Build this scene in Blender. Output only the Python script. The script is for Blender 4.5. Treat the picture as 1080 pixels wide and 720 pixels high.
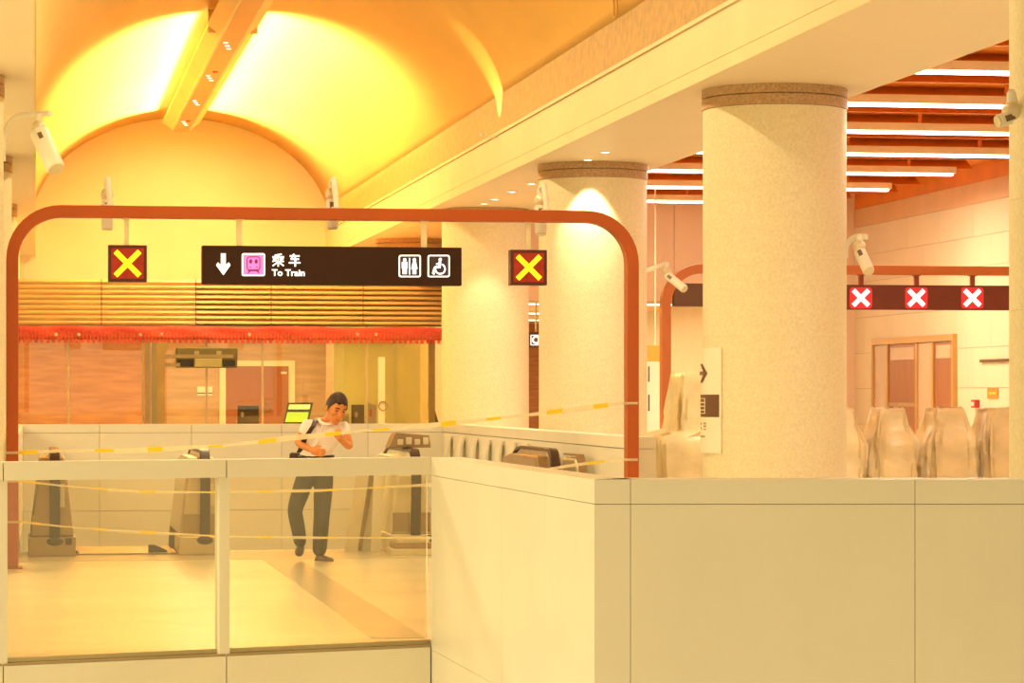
import bpy, bmesh, math, random
from mathutils import Vector, Matrix
R = math.radians
rnd = random.Random(7)
sc = bpy.context.scene
for o in list(bpy.data.objects): bpy.data.objects.remove(o)
COL = sc.collection

# ------------------------------------------------------------------ camera, world, exposure
F = 3000.0; VPX = 38.0; HY = 416.0; EYE = 1.65
TH = math.atan((540 - VPX) / F); CT, ST = math.cos(TH), math.sin(TH)
cam = bpy.data.cameras.new('camera'); co = bpy.data.objects.new('camera', cam); COL.objects.link(co)
cam.sensor_width = 36; cam.lens = F / 1080 * 36; cam.shift_y = (HY - 360) / 1080
cam.clip_start = .1; cam.clip_end = 300
co.location = (0, 0, EYE); co.rotation_euler = (R(90), 0, -TH); sc.camera = co
w = bpy.data.worlds.new('world'); sc.world = w; w.use_nodes = True
bgn = w.node_tree.nodes['Background']; bgn.inputs[0].default_value = (1, .825, .43, 1); bgn.inputs[1].default_value = .74
sc.view_settings.view_transform = 'Standard'; sc.view_settings.look = 'None'
sc.view_settings.exposure = 0.40; sc.view_settings.gamma = 1; sc.view_settings.use_curve_mapping = False
WARM = (1, .855, .47)

# ------------------------------------------------------------------ pixel helpers
def W(px, py, zc):
    r = (px - 540) / F * zc
    return Vector((r * CT + zc * ST, zc * CT - r * ST, EYE - (py - HY) / F * zc))
def FP(px, py, Y):          # pixel onto the vertical plane y = Y
    X = Y * math.tan(TH + math.atan((px - 540) / F)); zc = Y * CT + X * ST
    return Vector((X, Y, EYE - (py - HY) / F * zc))
def FX(px, py, X):          # pixel onto the vertical plane x = X
    zc = X * F / CT / (px - VPX)
    return Vector((X, (zc - X * ST) / CT, EYE - (py - HY) / F * zc))

# ------------------------------------------------------------------ materials
MATS = {}
def mat(name, col, rough=.5, metal=0., emit=None, es=0., noise=0., nscale=6., bump=0., bscale=40., spec=.5, col2=None, stretch=(1, 1, 1), coat=0.):
    m = bpy.data.materials.new(name); m.use_nodes = True
    nt = m.node_tree; b = nt.nodes['Principled BSDF']
    b.inputs['Base Color'].default_value = (*col, 1); b.inputs['Roughness'].default_value = rough
    b.inputs['Metallic'].default_value = metal; b.inputs['Specular IOR Level'].default_value = spec
    b.inputs['Coat Weight'].default_value = coat
    if emit: b.inputs['Emission Color'].default_value = (*emit, 1); b.inputs['Emission Strength'].default_value = es
    tc = nt.nodes.new('ShaderNodeTexCoord'); mp = nt.nodes.new('ShaderNodeMapping'); mp.inputs['Scale'].default_value = stretch
    nt.links.new(tc.outputs['Object'], mp.inputs['Vector'])
    n = nt.nodes.new('ShaderNodeTexNoise'); n.inputs['Scale'].default_value = nscale; n.inputs['Detail'].default_value = 4
    nt.links.new(mp.outputs[0], n.inputs['Vector'])
    rp = nt.nodes.new('ShaderNodeValToRGB')
    c2 = col2 if col2 else tuple(c * (1 - max(noise, .03)) for c in col)
    rp.color_ramp.elements[0].color = (*c2, 1); rp.color_ramp.elements[1].color = (*col, 1)
    rp.color_ramp.elements[0].position = .35; rp.color_ramp.elements[1].position = .65
    nt.links.new(n.outputs['Fac'], rp.inputs[0]); nt.links.new(rp.outputs[0], b.inputs['Base Color'])
    if bump:
        n2 = nt.nodes.new('ShaderNodeTexNoise'); n2.inputs['Scale'].default_value = bscale; n2.inputs['Detail'].default_value = 3
        nt.links.new(mp.outputs[0], n2.inputs['Vector'])
        bp = nt.nodes.new('ShaderNodeBump'); bp.inputs['Strength'].default_value = bump; bp.inputs['Distance'].default_value = .02
        nt.links.new(n2.outputs['Fac'], bp.inputs['Height']); nt.links.new(bp.outputs[0], b.inputs['Normal'])
    MATS[name] = m; return m
def glassmat(name, tint, gloss=.08, rough=.0):
    m = bpy.data.materials.new(name); m.use_nodes = True; nt = m.node_tree
    for n in list(nt.nodes): nt.nodes.remove(n)
    out = nt.nodes.new('ShaderNodeOutputMaterial'); mx = nt.nodes.new('ShaderNodeMixShader')
    t = nt.nodes.new('ShaderNodeBsdfTransparent'); t.inputs[0].default_value = (*tint, 1)
    g = nt.nodes.new('ShaderNodeBsdfGlossy'); g.inputs['Roughness'].default_value = rough; g.inputs[0].default_value = (1, 1, 1, 1)
    lw = nt.nodes.new('ShaderNodeFresnel'); lw.inputs[0].default_value = 1.45
    ad = nt.nodes.new('ShaderNodeMath'); ad.operation = 'ADD'; ad.inputs[1].default_value = gloss
    nt.links.new(lw.outputs[0], ad.inputs[0]); nt.links.new(ad.outputs[0], mx.inputs[0])
    nt.links.new(t.outputs[0], mx.inputs[1]); nt.links.new(g.outputs[0], mx.inputs[2]); nt.links.new(mx.outputs[0], out.inputs[0])
    MATS[name] = m
def emis(name, col, s):
    mat(name, col, .6, emit=col, es=s)
mat('panel', (.86, .80, .66), .35, noise=.04, nscale=1.5)
mat('joint', (.42, .31, .17), .8)
mat('wallcream', (.86, .76, .56), .6, noise=.05, nscale=.6)
mat('wallpink', (.86, .60, .40), .5, noise=.05, nscale=.5)
mat('wallright', (.88, .72, .50), .5, noise=.05, nscale=1.)
mat('fascia', (.80, .50, .27), .5, noise=.06, nscale=2.)
mat('gold', (.76, .43, .09), .42, noise=.12, nscale=.7, stretch=(1, .4, 1), bump=.05, bscale=8, spec=.4)
mat('frieze', (.62, .36, .09), .5, noise=.22, nscale=9, bump=.4, bscale=60)
mat('beam', (.86, .70, .40), .5, noise=.06, nscale=1.2)
mat('soffit', (.84, .70, .50), .5, noise=.03, nscale=.6)
mat('stone', (.86, .77, .53), .5, col2=(.78, .67, .43), nscale=38, bump=.12, bscale=60)
mat('capital', (.58, .38, .20), .45, col2=(.40, .24, .12), nscale=45)
mat('floor', (.72, .655, .50), .26, noise=.10, nscale=.9, col2=(.64, .58, .43))
mat('floorstripe', (.58, .51, .37), .22, noise=.1, nscale=2)
mat('orange', (.92, .33, .04), .5, noise=.08, nscale=3)
mat('orangedark', (.85, .26, .03), .45, noise=.1, nscale=3)
mat('framepaint', (.46, .082, .004), .42, noise=.05, nscale=3)
mat('framepaint_lit', (.60, .17, .035), .45, noise=.05, nscale=3)  # portal paint lightened in colour for haze and stronger light at the far frame
mat('bafflecream', (.85, .66, .42), .5)
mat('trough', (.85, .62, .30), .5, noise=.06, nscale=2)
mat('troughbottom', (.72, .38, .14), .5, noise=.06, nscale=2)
mat('signbrown', (.036, .011, .004), .55, spec=.25)
mat('signred', (.28, .012, .004), .4, emit=(.5, .02, .0), es=.3, noise=.5, nscale=14)
mat('signframe', (.09, .012, .004), .4)
mat('gatered', (.20, .035, .012), .5, noise=.2, nscale=1.2)
mat('rodcream', (.85, .72, .45), .4)
mat('rodred', (.30, .05, .02), .4)
mat('cctv', (.90, .84, .70), .35)
mat('cctvdark', (.20, .13, .08), .3)
mat('copper', (.80, .55, .24), .4, metal=.25, noise=.15, nscale=1.5, stretch=(1, 1, 8))
mat('copperdark', (.30, .17, .06), .5)
mat('net', (.70, .09, .06), .6, noise=.25, nscale=30, col2=(.55, .05, .035))
mat('woodwall', (.64, .26, .09), .45, noise=.2, nscale=2.0, stretch=(1, 1, 7), col2=(.50, .18, .065))
mat('woodwallpale', (.66, .39, .19), .45, noise=.2, nscale=2.0, stretch=(1, 1, 7))
mat('doororange', (.42, .125, .04), .4, noise=.08, nscale=2)
mat('doorframe', (.92, .80, .50), .45)
mat('greenwall', (.90, .84, .52), .4, noise=.05, nscale=1)
mat('mullion', (.62, .48, .28), .3, metal=.3)
mat('khaki', (.34, .24, .08), .5, noise=.15, nscale=5)
mat('khakigrey', (.30, .24, .13), .4, metal=.3, noise=.1, nscale=4)
mat('machine', (.14, .12, .04), .5)
mat('machinepale', (.34, .32, .13), .5)
mat('black', (.02, .015, .01), .4)
mat('monitorblack', (.045, .03, .015), .4)
emis('screengreen', (.42, .62, .03), 1.0)
emis('screenpale', (.75, .85, .25), .9)
mat('greybox', (.42, .36, .22), .5)
mat('steel', (.66, .52, .33), .26, metal=.75, noise=.15, nscale=4)
mat('steelfilm', (.82, .71, .48), .35, metal=.25, noise=.15, nscale=4)
mat('bronze', (.42, .29, .17), .28, metal=.6, noise=.15, nscale=4)
mat('rubber', (.055, .025, .012), .35)
mat('comb', (.35, .27, .17), .4, metal=.5)
mat('sheet', (.82, .66, .37), .32, noise=.18, nscale=3, bump=.35, bscale=7, coat=.25)
mat('tapeyellow', (.90, .62, .02), .5, emit=(.9, .6, .02), es=.0)
mat('tapewhite', (.95, .82, .55), .5)
MATS['tapewhite'].node_tree.nodes['Principled BSDF'].inputs['Alpha'].default_value = .55
mat('tapemark', (.55, .16, .03), .5)
mat('skin', (.70, .25, .07), .5, noise=.06, nscale=8)
mat('shirt', (.93, .82, .78), .7, noise=.06, nscale=9, bump=.4, bscale=14)
mat('trousers', (.034, .019, .010), .75, noise=.2, nscale=8, bump=.4, bscale=12)
mat('shoe', (.06, .022, .010), .35)
mat('hair', (.06, .025, .012), .6, noise=.4, nscale=40)
mat('bag', (.05, .015, .012), .5)
mat('signwhite', (.92, .86, .68), .4)
mat('textgrey', (.42, .33, .20), .5)
mat('textbrown', (.15, .06, .02), .5)
mat('doorwood', (.40, .11, .045), .3, noise=.15, nscale=2, stretch=(4, 4, 1))
mat('doorpale', (.76, .50, .34), .2, noise=.08, nscale=2)
mat('doortrim', (.60, .33, .10), .35, metal=.3)
mat('poster', (.85, .28, .04), .5); mat('posteryellow', (.9, .6, .05), .5)
mat('alarmred', (.5, .03, .02), .4)
mat('lamp_shell', (.9, .8, .6), .4)
emis('ledwhite', (1, .90, .80), 7.0)
emis('ledfar', (1, .88, .70), 4.0)
emis('downled', (1, .90, .68), 6.0)
emis('signlit', (1, 1, 1), 1.0)
emis('xyellow', (1, .72, .01), 1.0)
emis('xwhite', (1, .93, .85), 1.2)
emis('xredglow', (.9, .015, .02), .8)
emis('pink', (.80, .16, .52), .85)
mat('pinkdark', (.30, .03, .22), .5)
mat('iconbg', (.05, .03, .05), .4)
emis('slotwhite', (1, .93, .8), 1.5)
emis('sensorred', (.7, .05, .01), .4)
emis('greenlit', (.30, .60, .06), .7)
glassmat('railglass', (.95, .91, .78), .045)
glassmat('boothglass', (.95, .90, .78), .03)
glassmat('greenglass', (.92, .91, .68), .05)

# ------------------------------------------------------------------ object helpers
ORG = {}
def thing(name, label, cat, loc=(0, 0, 0), group=None, kind=None):
    o = bpy.data.objects.new(name, None); COL.objects.link(o); o.location = loc; o.empty_display_size = .1
    if label: o['label'] = label
    if cat: o['category'] = cat
    if group: o['group'] = group
    if kind: o['kind'] = kind
    ORG[o.name] = Vector(loc); return o
def tag(o, label=None, cat=None, group=None, kind=None):
    if label: o['label'] = label
    if cat: o['category'] = cat
    if group: o['group'] = group
    if kind: o['kind'] = kind
    return o
def org(p): return ORG.get(p.name, Vector((0, 0, 0))) if p else Vector((0, 0, 0))
class MB:
    def __init__(s): s.v = []; s.f = []
    def add(s, vs, fs):
        n = len(s.v); s.v += [Vector(v) for v in vs]; s.f += [tuple(i + n for i in f) for f in fs]; return s
    def box(s, x0, x1, y0, y1, z0, z1):
        x0, x1 = sorted((x0, x1)); y0, y1 = sorted((y0, y1)); z0, z1 = sorted((z0, z1))
        return s.add([(x0, y0, z0), (x1, y0, z0), (x1, y1, z0), (x0, y1, z0), (x0, y0, z1), (x1, y0, z1), (x1, y1, z1), (x0, y1, z1)],
                     [(0, 3, 2, 1), (4, 5, 6, 7), (0, 1, 5, 4), (1, 2, 6, 5), (2, 3, 7, 6), (3, 0, 4, 7)])
    def obox(s, c, ax, ay, az):   # centre and three half-axis vectors
        c, ax, ay, az = map(Vector, (c, ax, ay, az)); vs = []
        for k in (-1, 1):
            for i, j in ((-1, -1), (1, -1), (1, 1), (-1, 1)): vs.append(c + ax * i + ay * j + az * k)
        return s.add(vs, [(0, 3, 2, 1), (4, 5, 6, 7), (0, 1, 5, 4), (1, 2, 6, 5), (2, 3, 7, 6), (3, 0, 4, 7)])
    def prism(s, pts, ext):       # planar loop of 3d points extruded by a vector
        pts = [Vector(p) for p in pts]; ext = Vector(ext); n = len(pts)
        return s.add(pts + [p + ext for p in pts], [tuple(range(n - 1, -1, -1)), tuple(range(n, 2 * n))] + [(i, (i + 1) % n, n + (i + 1) % n, n + i) for i in range(n)])
    def slab(s, poly, z0, z1): return s.prism([(p[0], p[1], z0) for p in poly], (0, 0, z1 - z0))
    def tube(s, path, r, n=10, cap=True, up=None):
        path = [Vector(p) for p in path]; rr = r if isinstance(r, (list, tuple)) else [r] * len(path)
        rings = []; prev = None
        for i, p in enumerate(path):
            t = (path[min(i + 1, len(path) - 1)] - path[max(i - 1, 0)]).normalized()
            if prev is None:
                a = Vector((0, 0, 1)) if abs(t.z) < .9 else Vector((1, 0, 0)); u = t.cross(a).normalized()
            else: u = (prev - t * prev.dot(t)).normalized()
            prev = u; v = t.cross(u)
            rings.append([p + (u * math.cos(2 * math.pi * k / n) + v * math.sin(2 * math.pi * k / n)) * rr[i] for k in range(n)])
        vs = [q for r_ in rings for q in r_]; fs = []
        for i in range(len(path) - 1):
            for k in range(n): fs.append((i * n + k, i * n + (k + 1) % n, (i + 1) * n + (k + 1) % n, (i + 1) * n + k))
        if cap: fs += [tuple(range(n - 1, -1, -1)), tuple((len(path) - 1) * n + k for k in range(n))]
        return s.add(vs, fs)
    def ribbon(s, path, nrm, wid, th):   # flat band: path, thickness direction per point, width along fixed vector
        path = [Vector(p) for p in path]; wid = Vector(wid); vs = []; fs = []
        for p, n in zip(path, nrm):
            n = Vector(n); vs += [p - wid / 2, p + wid / 2, p + wid / 2 + n * th, p - wid / 2 + n * th]
        for i in range(len(path) - 1):
            a = i * 4
            for k in range(4): fs.append((a + k, a + (k + 1) % 4, a + 4 + (k + 1) % 4, a + 4 + k))
        fs += [(3, 2, 1, 0), tuple((len(path) - 1) * 4 + k for k in range(4))]
        return s.add(vs, fs)
    def lathe(s, prof, c=(0, 0, 0), n=32, a0=0, a1=2 * math.pi):
        c = Vector(c); full = abs(a1 - a0 - 2 * math.pi) < 1e-6; m = n if full else n + 1; vs = []; fs = []
        for r, z in prof:
            for k in range(m):
                a = a0 + (a1 - a0) * k / n; vs.append(c + Vector((r * math.cos(a), r * math.sin(a), z)))
        for i in range(len(prof) - 1):
            for k in range(n): k2 = (k + 1) % m; fs.append((i * m + k, i * m + k2, (i + 1) * m + k2, (i + 1) * m + k))
        return s.add(vs, fs)
    def ball(s, c, rx, ry, rz, n=12, rot=None):
        c = Vector(c); vs = []; fs = []; h = n // 2
        for i in range(h + 1):
            for k in range(n):
                a, b = math.pi * i / h, 2 * math.pi * k / n
                p = Vector((rx * math.sin(a) * math.cos(b), ry * math.sin(a) * math.sin(b), rz * math.cos(a)))
                if rot: p = rot @ p
                vs.append(c + p)
        for i in range(h):
            for k in range(n): fs.append((i * n + k, (i + 1) * n + k, (i + 1) * n + (k + 1) % n, i * n + (k + 1) % n))
        return s.add(vs, fs)
    def mesh(s, name, m, origin=(0, 0, 0), smooth=False):
        me = bpy.data.meshes.new(name); o = Vector(origin)
        me.from_pydata([v - o for v in s.v], [], s.f)
        bm = bmesh.new(); bm.from_mesh(me); bmesh.ops.remove_doubles(bm, verts=bm.verts, dist=1e-5)
        bmesh.ops.recalc_face_normals(bm, faces=bm.faces); bm.to_mesh(me); bm.free()
        me.materials.append(MATS[m])
        if smooth:
            for p in me.polygons: p.use_smooth = True
        return me
    def build(s, name, m, parent=None, smooth=False, bevel=0, sharp=None):
        lo = [min(v[i] for v in s.v) for i in range(3)]; hi = [max(v[i] for v in s.v) for i in range(3)]
        O = Vector(((lo[0] + hi[0]) / 2, (lo[1] + hi[1]) / 2, lo[2])) if parent is None else org(parent)
        me = s.mesh(name, m, O, smooth); o = bpy.data.objects.new(name, me); COL.objects.link(o)
        if parent is None: o.location = O
        else: o.parent = parent
        ORG[o.name] = O
        if sharp:
            me.set_sharp_from_angle(angle=R(sharp))
        if bevel:
            b = o.modifiers.new('bevel', 'BEVEL'); b.width = bevel; b.segments = 2; b.limit_method = 'ANGLE'
        return o
def inst(me, name, parent, loc, rotz=0, scale=None):
    o = bpy.data.objects.new(name, me); COL.objects.link(o); o.parent = parent; o.location = Vector(loc) - org(parent); o.rotation_euler.z = rotz
    if scale: o.scale = scale
    ORG[o.name] = org(parent); return o
def struct(o): o['kind'] = 'structure'; return o
def plate(name, pts, Y, th, m, parent, bevel=0):   # pixel polygon on the plane y = Y, standing th proud towards the camera
    return MB().prism([FP(x, y, Y) for x, y in pts], (0, -th, 0)).build(name, m, parent, bevel=bevel)
def rrect(x0, y0, x1, y1, r, n=5):
    P = []
    for cx, cy, a in ((x1 - r, y0 + r, -90), (x1 - r, y1 - r, 0), (x0 + r, y1 - r, 90), (x0 + r, y0 + r, 180)):
        for k in range(n + 1):
            t = R(a + 90 * k / n); P.append((cx + r * math.cos(t), cy + r * math.sin(t)))
    return P
def bar(x0, y0, x1, y1, wd):
    d = Vector((x1 - x0, y1 - y0)).normalized() * wd / 2; n = (-d.y, d.x)
    return [(x0 + n[0], y0 + n[1]), (x1 + n[0], y1 + n[1]), (x1 - n[0], y1 - n[1]), (x0 - n[0], y0 - n[1])]
def circ(cx, cy, rx, ry=None, n=16): ry = ry or rx; return [(cx + rx * math.cos(2 * math.pi * k / n), cy + ry * math.sin(2 * math.pi * k / n)) for k in range(n)]
def multiplate(name, polys, Y, th, m, parent):
    b = MB()
    for p in polys: b.prism([FP(x, y, Y) for x, y in p], (0, -th, 0))
    return b.build(name, m, parent)
def ring(pts_out, pts_in, Y, th, name, m, parent):
    b = MB(); n = len(pts_out)
    for i in range(n):
        j = (i + 1) % n; b.prism([FP(*pts_out[i], Y), FP(*pts_out[j], Y), FP(*pts_in[j], Y), FP(*pts_in[i], Y)], (0, -th, 0))
    return b.build(name, m, parent)
def lamp(name, kind, loc, energy, target=None, parent=None, **kw):
    d = bpy.data.lights.new(name, kind); d.energy = energy; d.color = kw.pop('color', WARM)
    for k, v in kw.items(): setattr(d, k, v)
    o = bpy.data.objects.new(name, d); COL.objects.link(o); o.location = Vector(loc) - org(parent)
    if parent: o.parent = parent
    if target is not None: o.rotation_euler = (Vector(target) - Vector(loc)).to_track_quat('-Z', 'Y').to_euler()
    return o

# ------------------------------------------------------------------ key levels
XR0, XR1, XL0, XL1 = 6.23, 8.03, -1.83, -.03      # the two longitudinal beams
ZS, ZA, ZV = EYE + 2.97, EYE + 3.57, EYE + 4.15    # soffit, ledge, vault arris
VC, VA, VB, VZ = 3.10, 3.20, 2.37, EYE + 3.59      # vault ellipse
YE = 61.7                                          # end wall of the vaulted hall
COLX_R, COLX_L, CR = 7.12, -1.0, .70
COLY = [18.1, 27.0, 36.2, 45.15, 54.1]
PARH, CAPH = 1.23, .122

COVE = 1500                                        # watts of each lamp on top of the trough
# ------------------------------------------------------------------ large lights (the hall's own, and added ones on the left)
for y, pw in ((21, 130), (28, 190), (36, 220), (46, 190), (56, 150)):   # light line along the underside of the vault's light trough
    lamp('trough_light', 'AREA', (2.99, y, EYE + 5.48), pw, (2.99, y, 0), shape='RECTANGLE', size=.26, size_y=8)
for y in (8, 16, 24, 34):                          # area lights added in an unseen left concourse to brighten the side wall
    lamp('aisle_area', 'AREA', (-5.4, y, EYE + 2.9), 480, (-5.4, y, 0), shape='RECTANGLE', size=4.2, size_y=.3)
for y in (20, 30, 40):                             # linear lights of the side concourse
    lamp('aisle_area', 'AREA', (10.6, y, EYE + 3.02), 220, (10.6, y, 0), shape='RECTANGLE', size=3.2, size_y=.1, color=(1, .87, .60))

# ------------------------------------------------------------------ floor
C1 = W(627, 0, 14.08); C2 = W(455, 0, 19.1); G0 = W(0, 0, 17.75); F0 = W(1500, 0, 14.08)
gd = (G0 - C2).normalized(); GE = C2 + gd * 7.0
def xy(v): return (v[0], v[1])
YO0, YO1 = 30.25, 40.9                             # escalator opening
XO0, XO1 = -.18, 5.80
fl = MB()
fl.slab([(GE.x, GE.y + .075), (C2.x, C2.y + .075), (C1.x + .1, C1.y + .2), (F0.x, F0.y + .1), (XO1, YO0)][0:2] + [(C2.x, YO0), (GE.x, YO0)], -.5, 0)
fl.slab([(C2.x, C2.y + .075), (C1.x + .16, C1.y + .25), (XO1, C1.y + .6), (XO1, YO0), (C2.x, YO0)], -.5, 0)
fl.slab([(C1.x + .16, C1.y + .25), (F0.x, F0.y + .25), (15, F0.y + .25), (15, 75), (XO1 + .01, 75), (XO1 + .01, C1.y + .6)], -.5, 0)
fl.slab([(-9, YO1), (XO1, YO1), (XO1, 62), (-9, 62)], -.5, 0)
fl.slab([(-9, YO0), (XO0, YO0), (XO0, YO1), (-9, YO1)], -.5, 0)
fl.slab([(-9, GE.y), (GE.x, GE.y), (GE.x, YO0), (-9, YO0)], -.5, 0)
fl.slab([(-9, -6), (15, -6), (15, 3.5), (-9, 3.5)], -.5, 0)
floor = struct(fl.build('floor', 'floor'))
lowf = struct(MB().box(-9, 15, -6, 62, -5.4, -5.2).build('floor', 'floor'))
for (x0, x1, y0, y1) in ((2.24, 2.60, C2.y + .2, YO0 - 1.76), (-3, XO1, YO0 - 1.75, YO0 - .30)):
    MB().box(x0, x1, y0, y1, -.01, .004).build('stone_band', 'floorstripe', floor)

# ------------------------------------------------------------------ parapets of light metal panels
def panelled(parent, p0, p1, outw, rows, breaks, th=.03, gap=.003, name='panel', m='panel'):
    """panels standing on the outw side of the segment p0-p1"""
    p0, p1, outw = Vector(p0), Vector(p1), Vector(outw).normalized(); d = (p1 - p0).normalized()
    for (z0, z1) in rows:
        for a, b in zip(breaks[:-1], breaks[1:]):
            q0 = p0 + d * (a + gap / 2); q1 = p0 + d * (b - gap / 2)
            poly = [xy(q0), xy(q1), xy(q1 + outw * th), xy(q0 + outw * th)]
            MB().slab(poly, z0 + gap / 2, z1 - gap / 2).build(name, m, parent)
Z2 = Vector((0, 0, 0))
def v2(v): return Vector((v[0], v[1], 0))
C1, C2, GE, F0, G0 = map(v2, (C1, C2, GE, F0, G0))
dF = (F0 - C1).normalized(); nF = Vector((dF.y, -dF.x, 0))       # towards the camera
dS = (C2 - C1).normalized(); nS = Vector((-dS.y, dS.x, 0))       # towards the void on the left
# front
sw, gp = .30, .003
pf = thing('parapet', 'long cream panelled parapet across the lower right foreground, turning back to the glass balustrade', 'parapet', tuple(C1 + Vector((0, 0, -2.2))))
inF = C1 + dF * .9 - nF * .0
coreF = MB().slab([xy(C1 - nF * .035 + dF * .03), xy(F0 - nF * .035), xy(F0 - nF * sw), xy(C1 - nF * sw + dF * .2)], -2.2, PARH - .01)
coreF.slab([xy(C1 - nS * .035 + dS * .03), xy(C2 - nS * .035), xy(C2 - nS * .2), xy(C1 - nS * .2 + dS * .1)], -2.2, PARH - .01).build('core', 'joint', pf)
P1 = W(665, 0, 14.08); u1 = (v2(P1) - C1).length; LF = (F0 - C1).length
bF = [.0, u1] + [u1 + 1.408 * k for k in range(1, 4)]
panelled(pf, C1, F0, nF, [(-2.2, -.06), (-.06, PARH - CAPH)], bF, th=-.034)
LS = (C2 - C1).length
bS = [0, LS * .24, LS * .49, LS * .745, LS]
panelled(pf, C1, C2, nS, [(-2.2, -.06), (-.06, PARH - CAPH)], bS, th=-.034)
for a, b in zip(bF[:-1], bF[1:]):
    q0, q1 = C1 + dF * (a + (gp / 2 if a else 0)), C1 + dF * (b - gp / 2)
    MB().slab([xy(q0), xy(q1), xy(q1 - nF * sw), xy(q0 - nF * sw + (dF * .0 if a else dF * .18))], PARH - CAPH + gp / 2, PARH).build('cap', 'panel', pf)
for i, (a, b) in enumerate(((0, LS * .24), (LS * .24, LS))):
    q0, q1 = C1 + dS * (a + gp / 2), C1 + dS * (b - gp / 2)
    MB().slab([xy(q0), xy(q1), xy(q1 - nS * .2), xy(q0 - nS * .2)], PARH - CAPH + gp / 2, PARH).build('cap', 'panel', pf)
# glass balustrade
gn = Vector((gd.y, -gd.x, 0)); gd = v2(gd).normalized()
gn = Vector((-gd.y, gd.x, 0))
if gn.y > 0: gn = -gn                                            # towards the camera
gb = thing('glass_balustrade', 'glass balustrade with cream top rail and slim post at the lower left', 'balustrade', tuple(C2 + gd * 2 + Vector((0, 0, -1))))
def gat(px):                                                     # distance along the rail for a pixel column
    lo, hi = 0, 7
    for _ in range(40):
        m_ = (lo + hi) / 2; p = C2 + gd * m_; r = p.x * CT - p.y * ST; zc = p.x * ST + p.y * CT
        if 540 + F * r / zc > px: lo = m_
        else: hi = m_
    return lo
ub = [0.004, gat(239), gat(3.5), 7.0]
for a, b in zip(ub[:-1], ub[1:]):
    q0, q1 = C2 + gd * (a + .004), C2 + gd * (b - .004)
    MB().slab([xy(q0), xy(q1), xy(q1 - gn * .13), xy(q0 - gn * .13)], PARH - CAPH + .005, PARH).build('top_rail', 'panel', gb)
    MB().slab([xy(q0), xy(q1), xy(q1 - gn * .03), xy(q0 - gn * .03)], -1.0, -.045).build('fascia_panel', 'panel', gb)
    MB().slab([xy(q0 - gn * .05), xy(q1 - gn * .05), xy(q1 - gn * .062), xy(q0 - gn * .062)], -.03, PARH - CAPH).build('pane', 'railglass', gb)
    MB().slab([xy(q0 - gn * .005), xy(q1 - gn * .005), xy(q1 - gn * .1), xy(q0 - gn * .1)], -.043, -.030).build('base_channel', 'joint', gb)
for px in (237.5, 2.5):
    u = gat(px); q0, q1 = C2 + gd * (u - .036), C2 + gd * (u + .036)
    MB().slab([xy(q0 - gn * .012), xy(q1 - gn * .012), xy(q1 - gn * .09), xy(q0 - gn * .09)], -.044, PARH - CAPH + .004).build('post', 'panel', gb)
# far parapet round the escalator opening
pe = thing('parapet', 'low cream panelled parapet behind the escalators, in front of the booth', 'parapet', (2.8, YO1 + .1, 0))
YF = FP(300, 0, 1).y; YF = 40.75
bE = [XO0] + [FP(p, 0, YF).x for p in (105, 202, 297, 388)] + [XO1 + .02]
MB().box(XO0, XO1 + .3, YF + .03, YF + .2, -1.6, PARH - .01).build('core', 'joint', pe)
for z0, z1 in ((-1.6, 0), (0, PARH - CAPH)):
    for a, b in zip(bE[:-1], bE[1:]): MB().box(a + .003, b - .003, YF, YF + .028, z0 + .003, z1 - .003).build('panel', 'panel', pe)
for a, b in zip(bE[:-1], bE[1:]): MB().box(a + .004, b - .004, YF, YF + .23, PARH - CAPH + .003, PARH).build('cap', 'panel', pe)
pr = thing('parapet', 'cream panelled parapet running back from the right frame post past the columns', 'parapet', (XO1 + .1, 34, 0))
y0r = 27.65
bR = [y0r + (YF - y0r) * k / 5 for k in range(6)]
MB().box(XO1 + .03, XO1 + .26, y0r + .02, YF + .02, -1.6, PARH - .01).build('core', 'joint', pr)
for z0, z1 in ((-1.6, 0), (0, PARH - CAPH)):
    for a, b in zip(bR[:-1], bR[1:]): MB().box(XO1, XO1 + .028, a + .003, b - .003, z0 + .003, z1 - .003).build('panel', 'panel', pr)
MB().box(XO1, XO1 + .28, y0r, y0r + .018, 0, PARH - CAPH).build('end_panel', 'panel', pr)
for a, b in zip(bR[:-1], bR[1:]): MB().box(XO1, XO1 + .28, a + .004, b - .004, PARH - CAPH + .006, PARH).build('cap', 'panel', pr)
pl = thing('parapet', 'narrow cream parapet edge-on beside the left frame post', 'parapet', (XO0 - .05, 34, 0))
MB().box(XO0 - .10, XO0 - .01, 28.4, YF - .03, -1.6, PARH - CAPH).build('panel', 'panel', pl)
MB().box(XO0 - .11, XO0, 28.4, YF - .03, PARH - CAPH + .006, PARH).build('cap', 'panel', pl)
# boards leaning along the right parapet
for k in range(7):
    p = FX(474 + 13.5 * k, 470, XO1 - .03)
    b = MB().obox((XO1 - .12, p.y, .535), (.012, 0, .0), (0, .16, 0), (.085, 0, .53))
    tag(b.build('leaning_board', 'panel'), 'pale upright board leaning on the right parapet, %s from the far corner' % ('first', 'second', 'third', 'fourth', 'fifth', 'sixth', 'seventh')[k], 'board', 'boards leaning along the right parapet')

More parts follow.
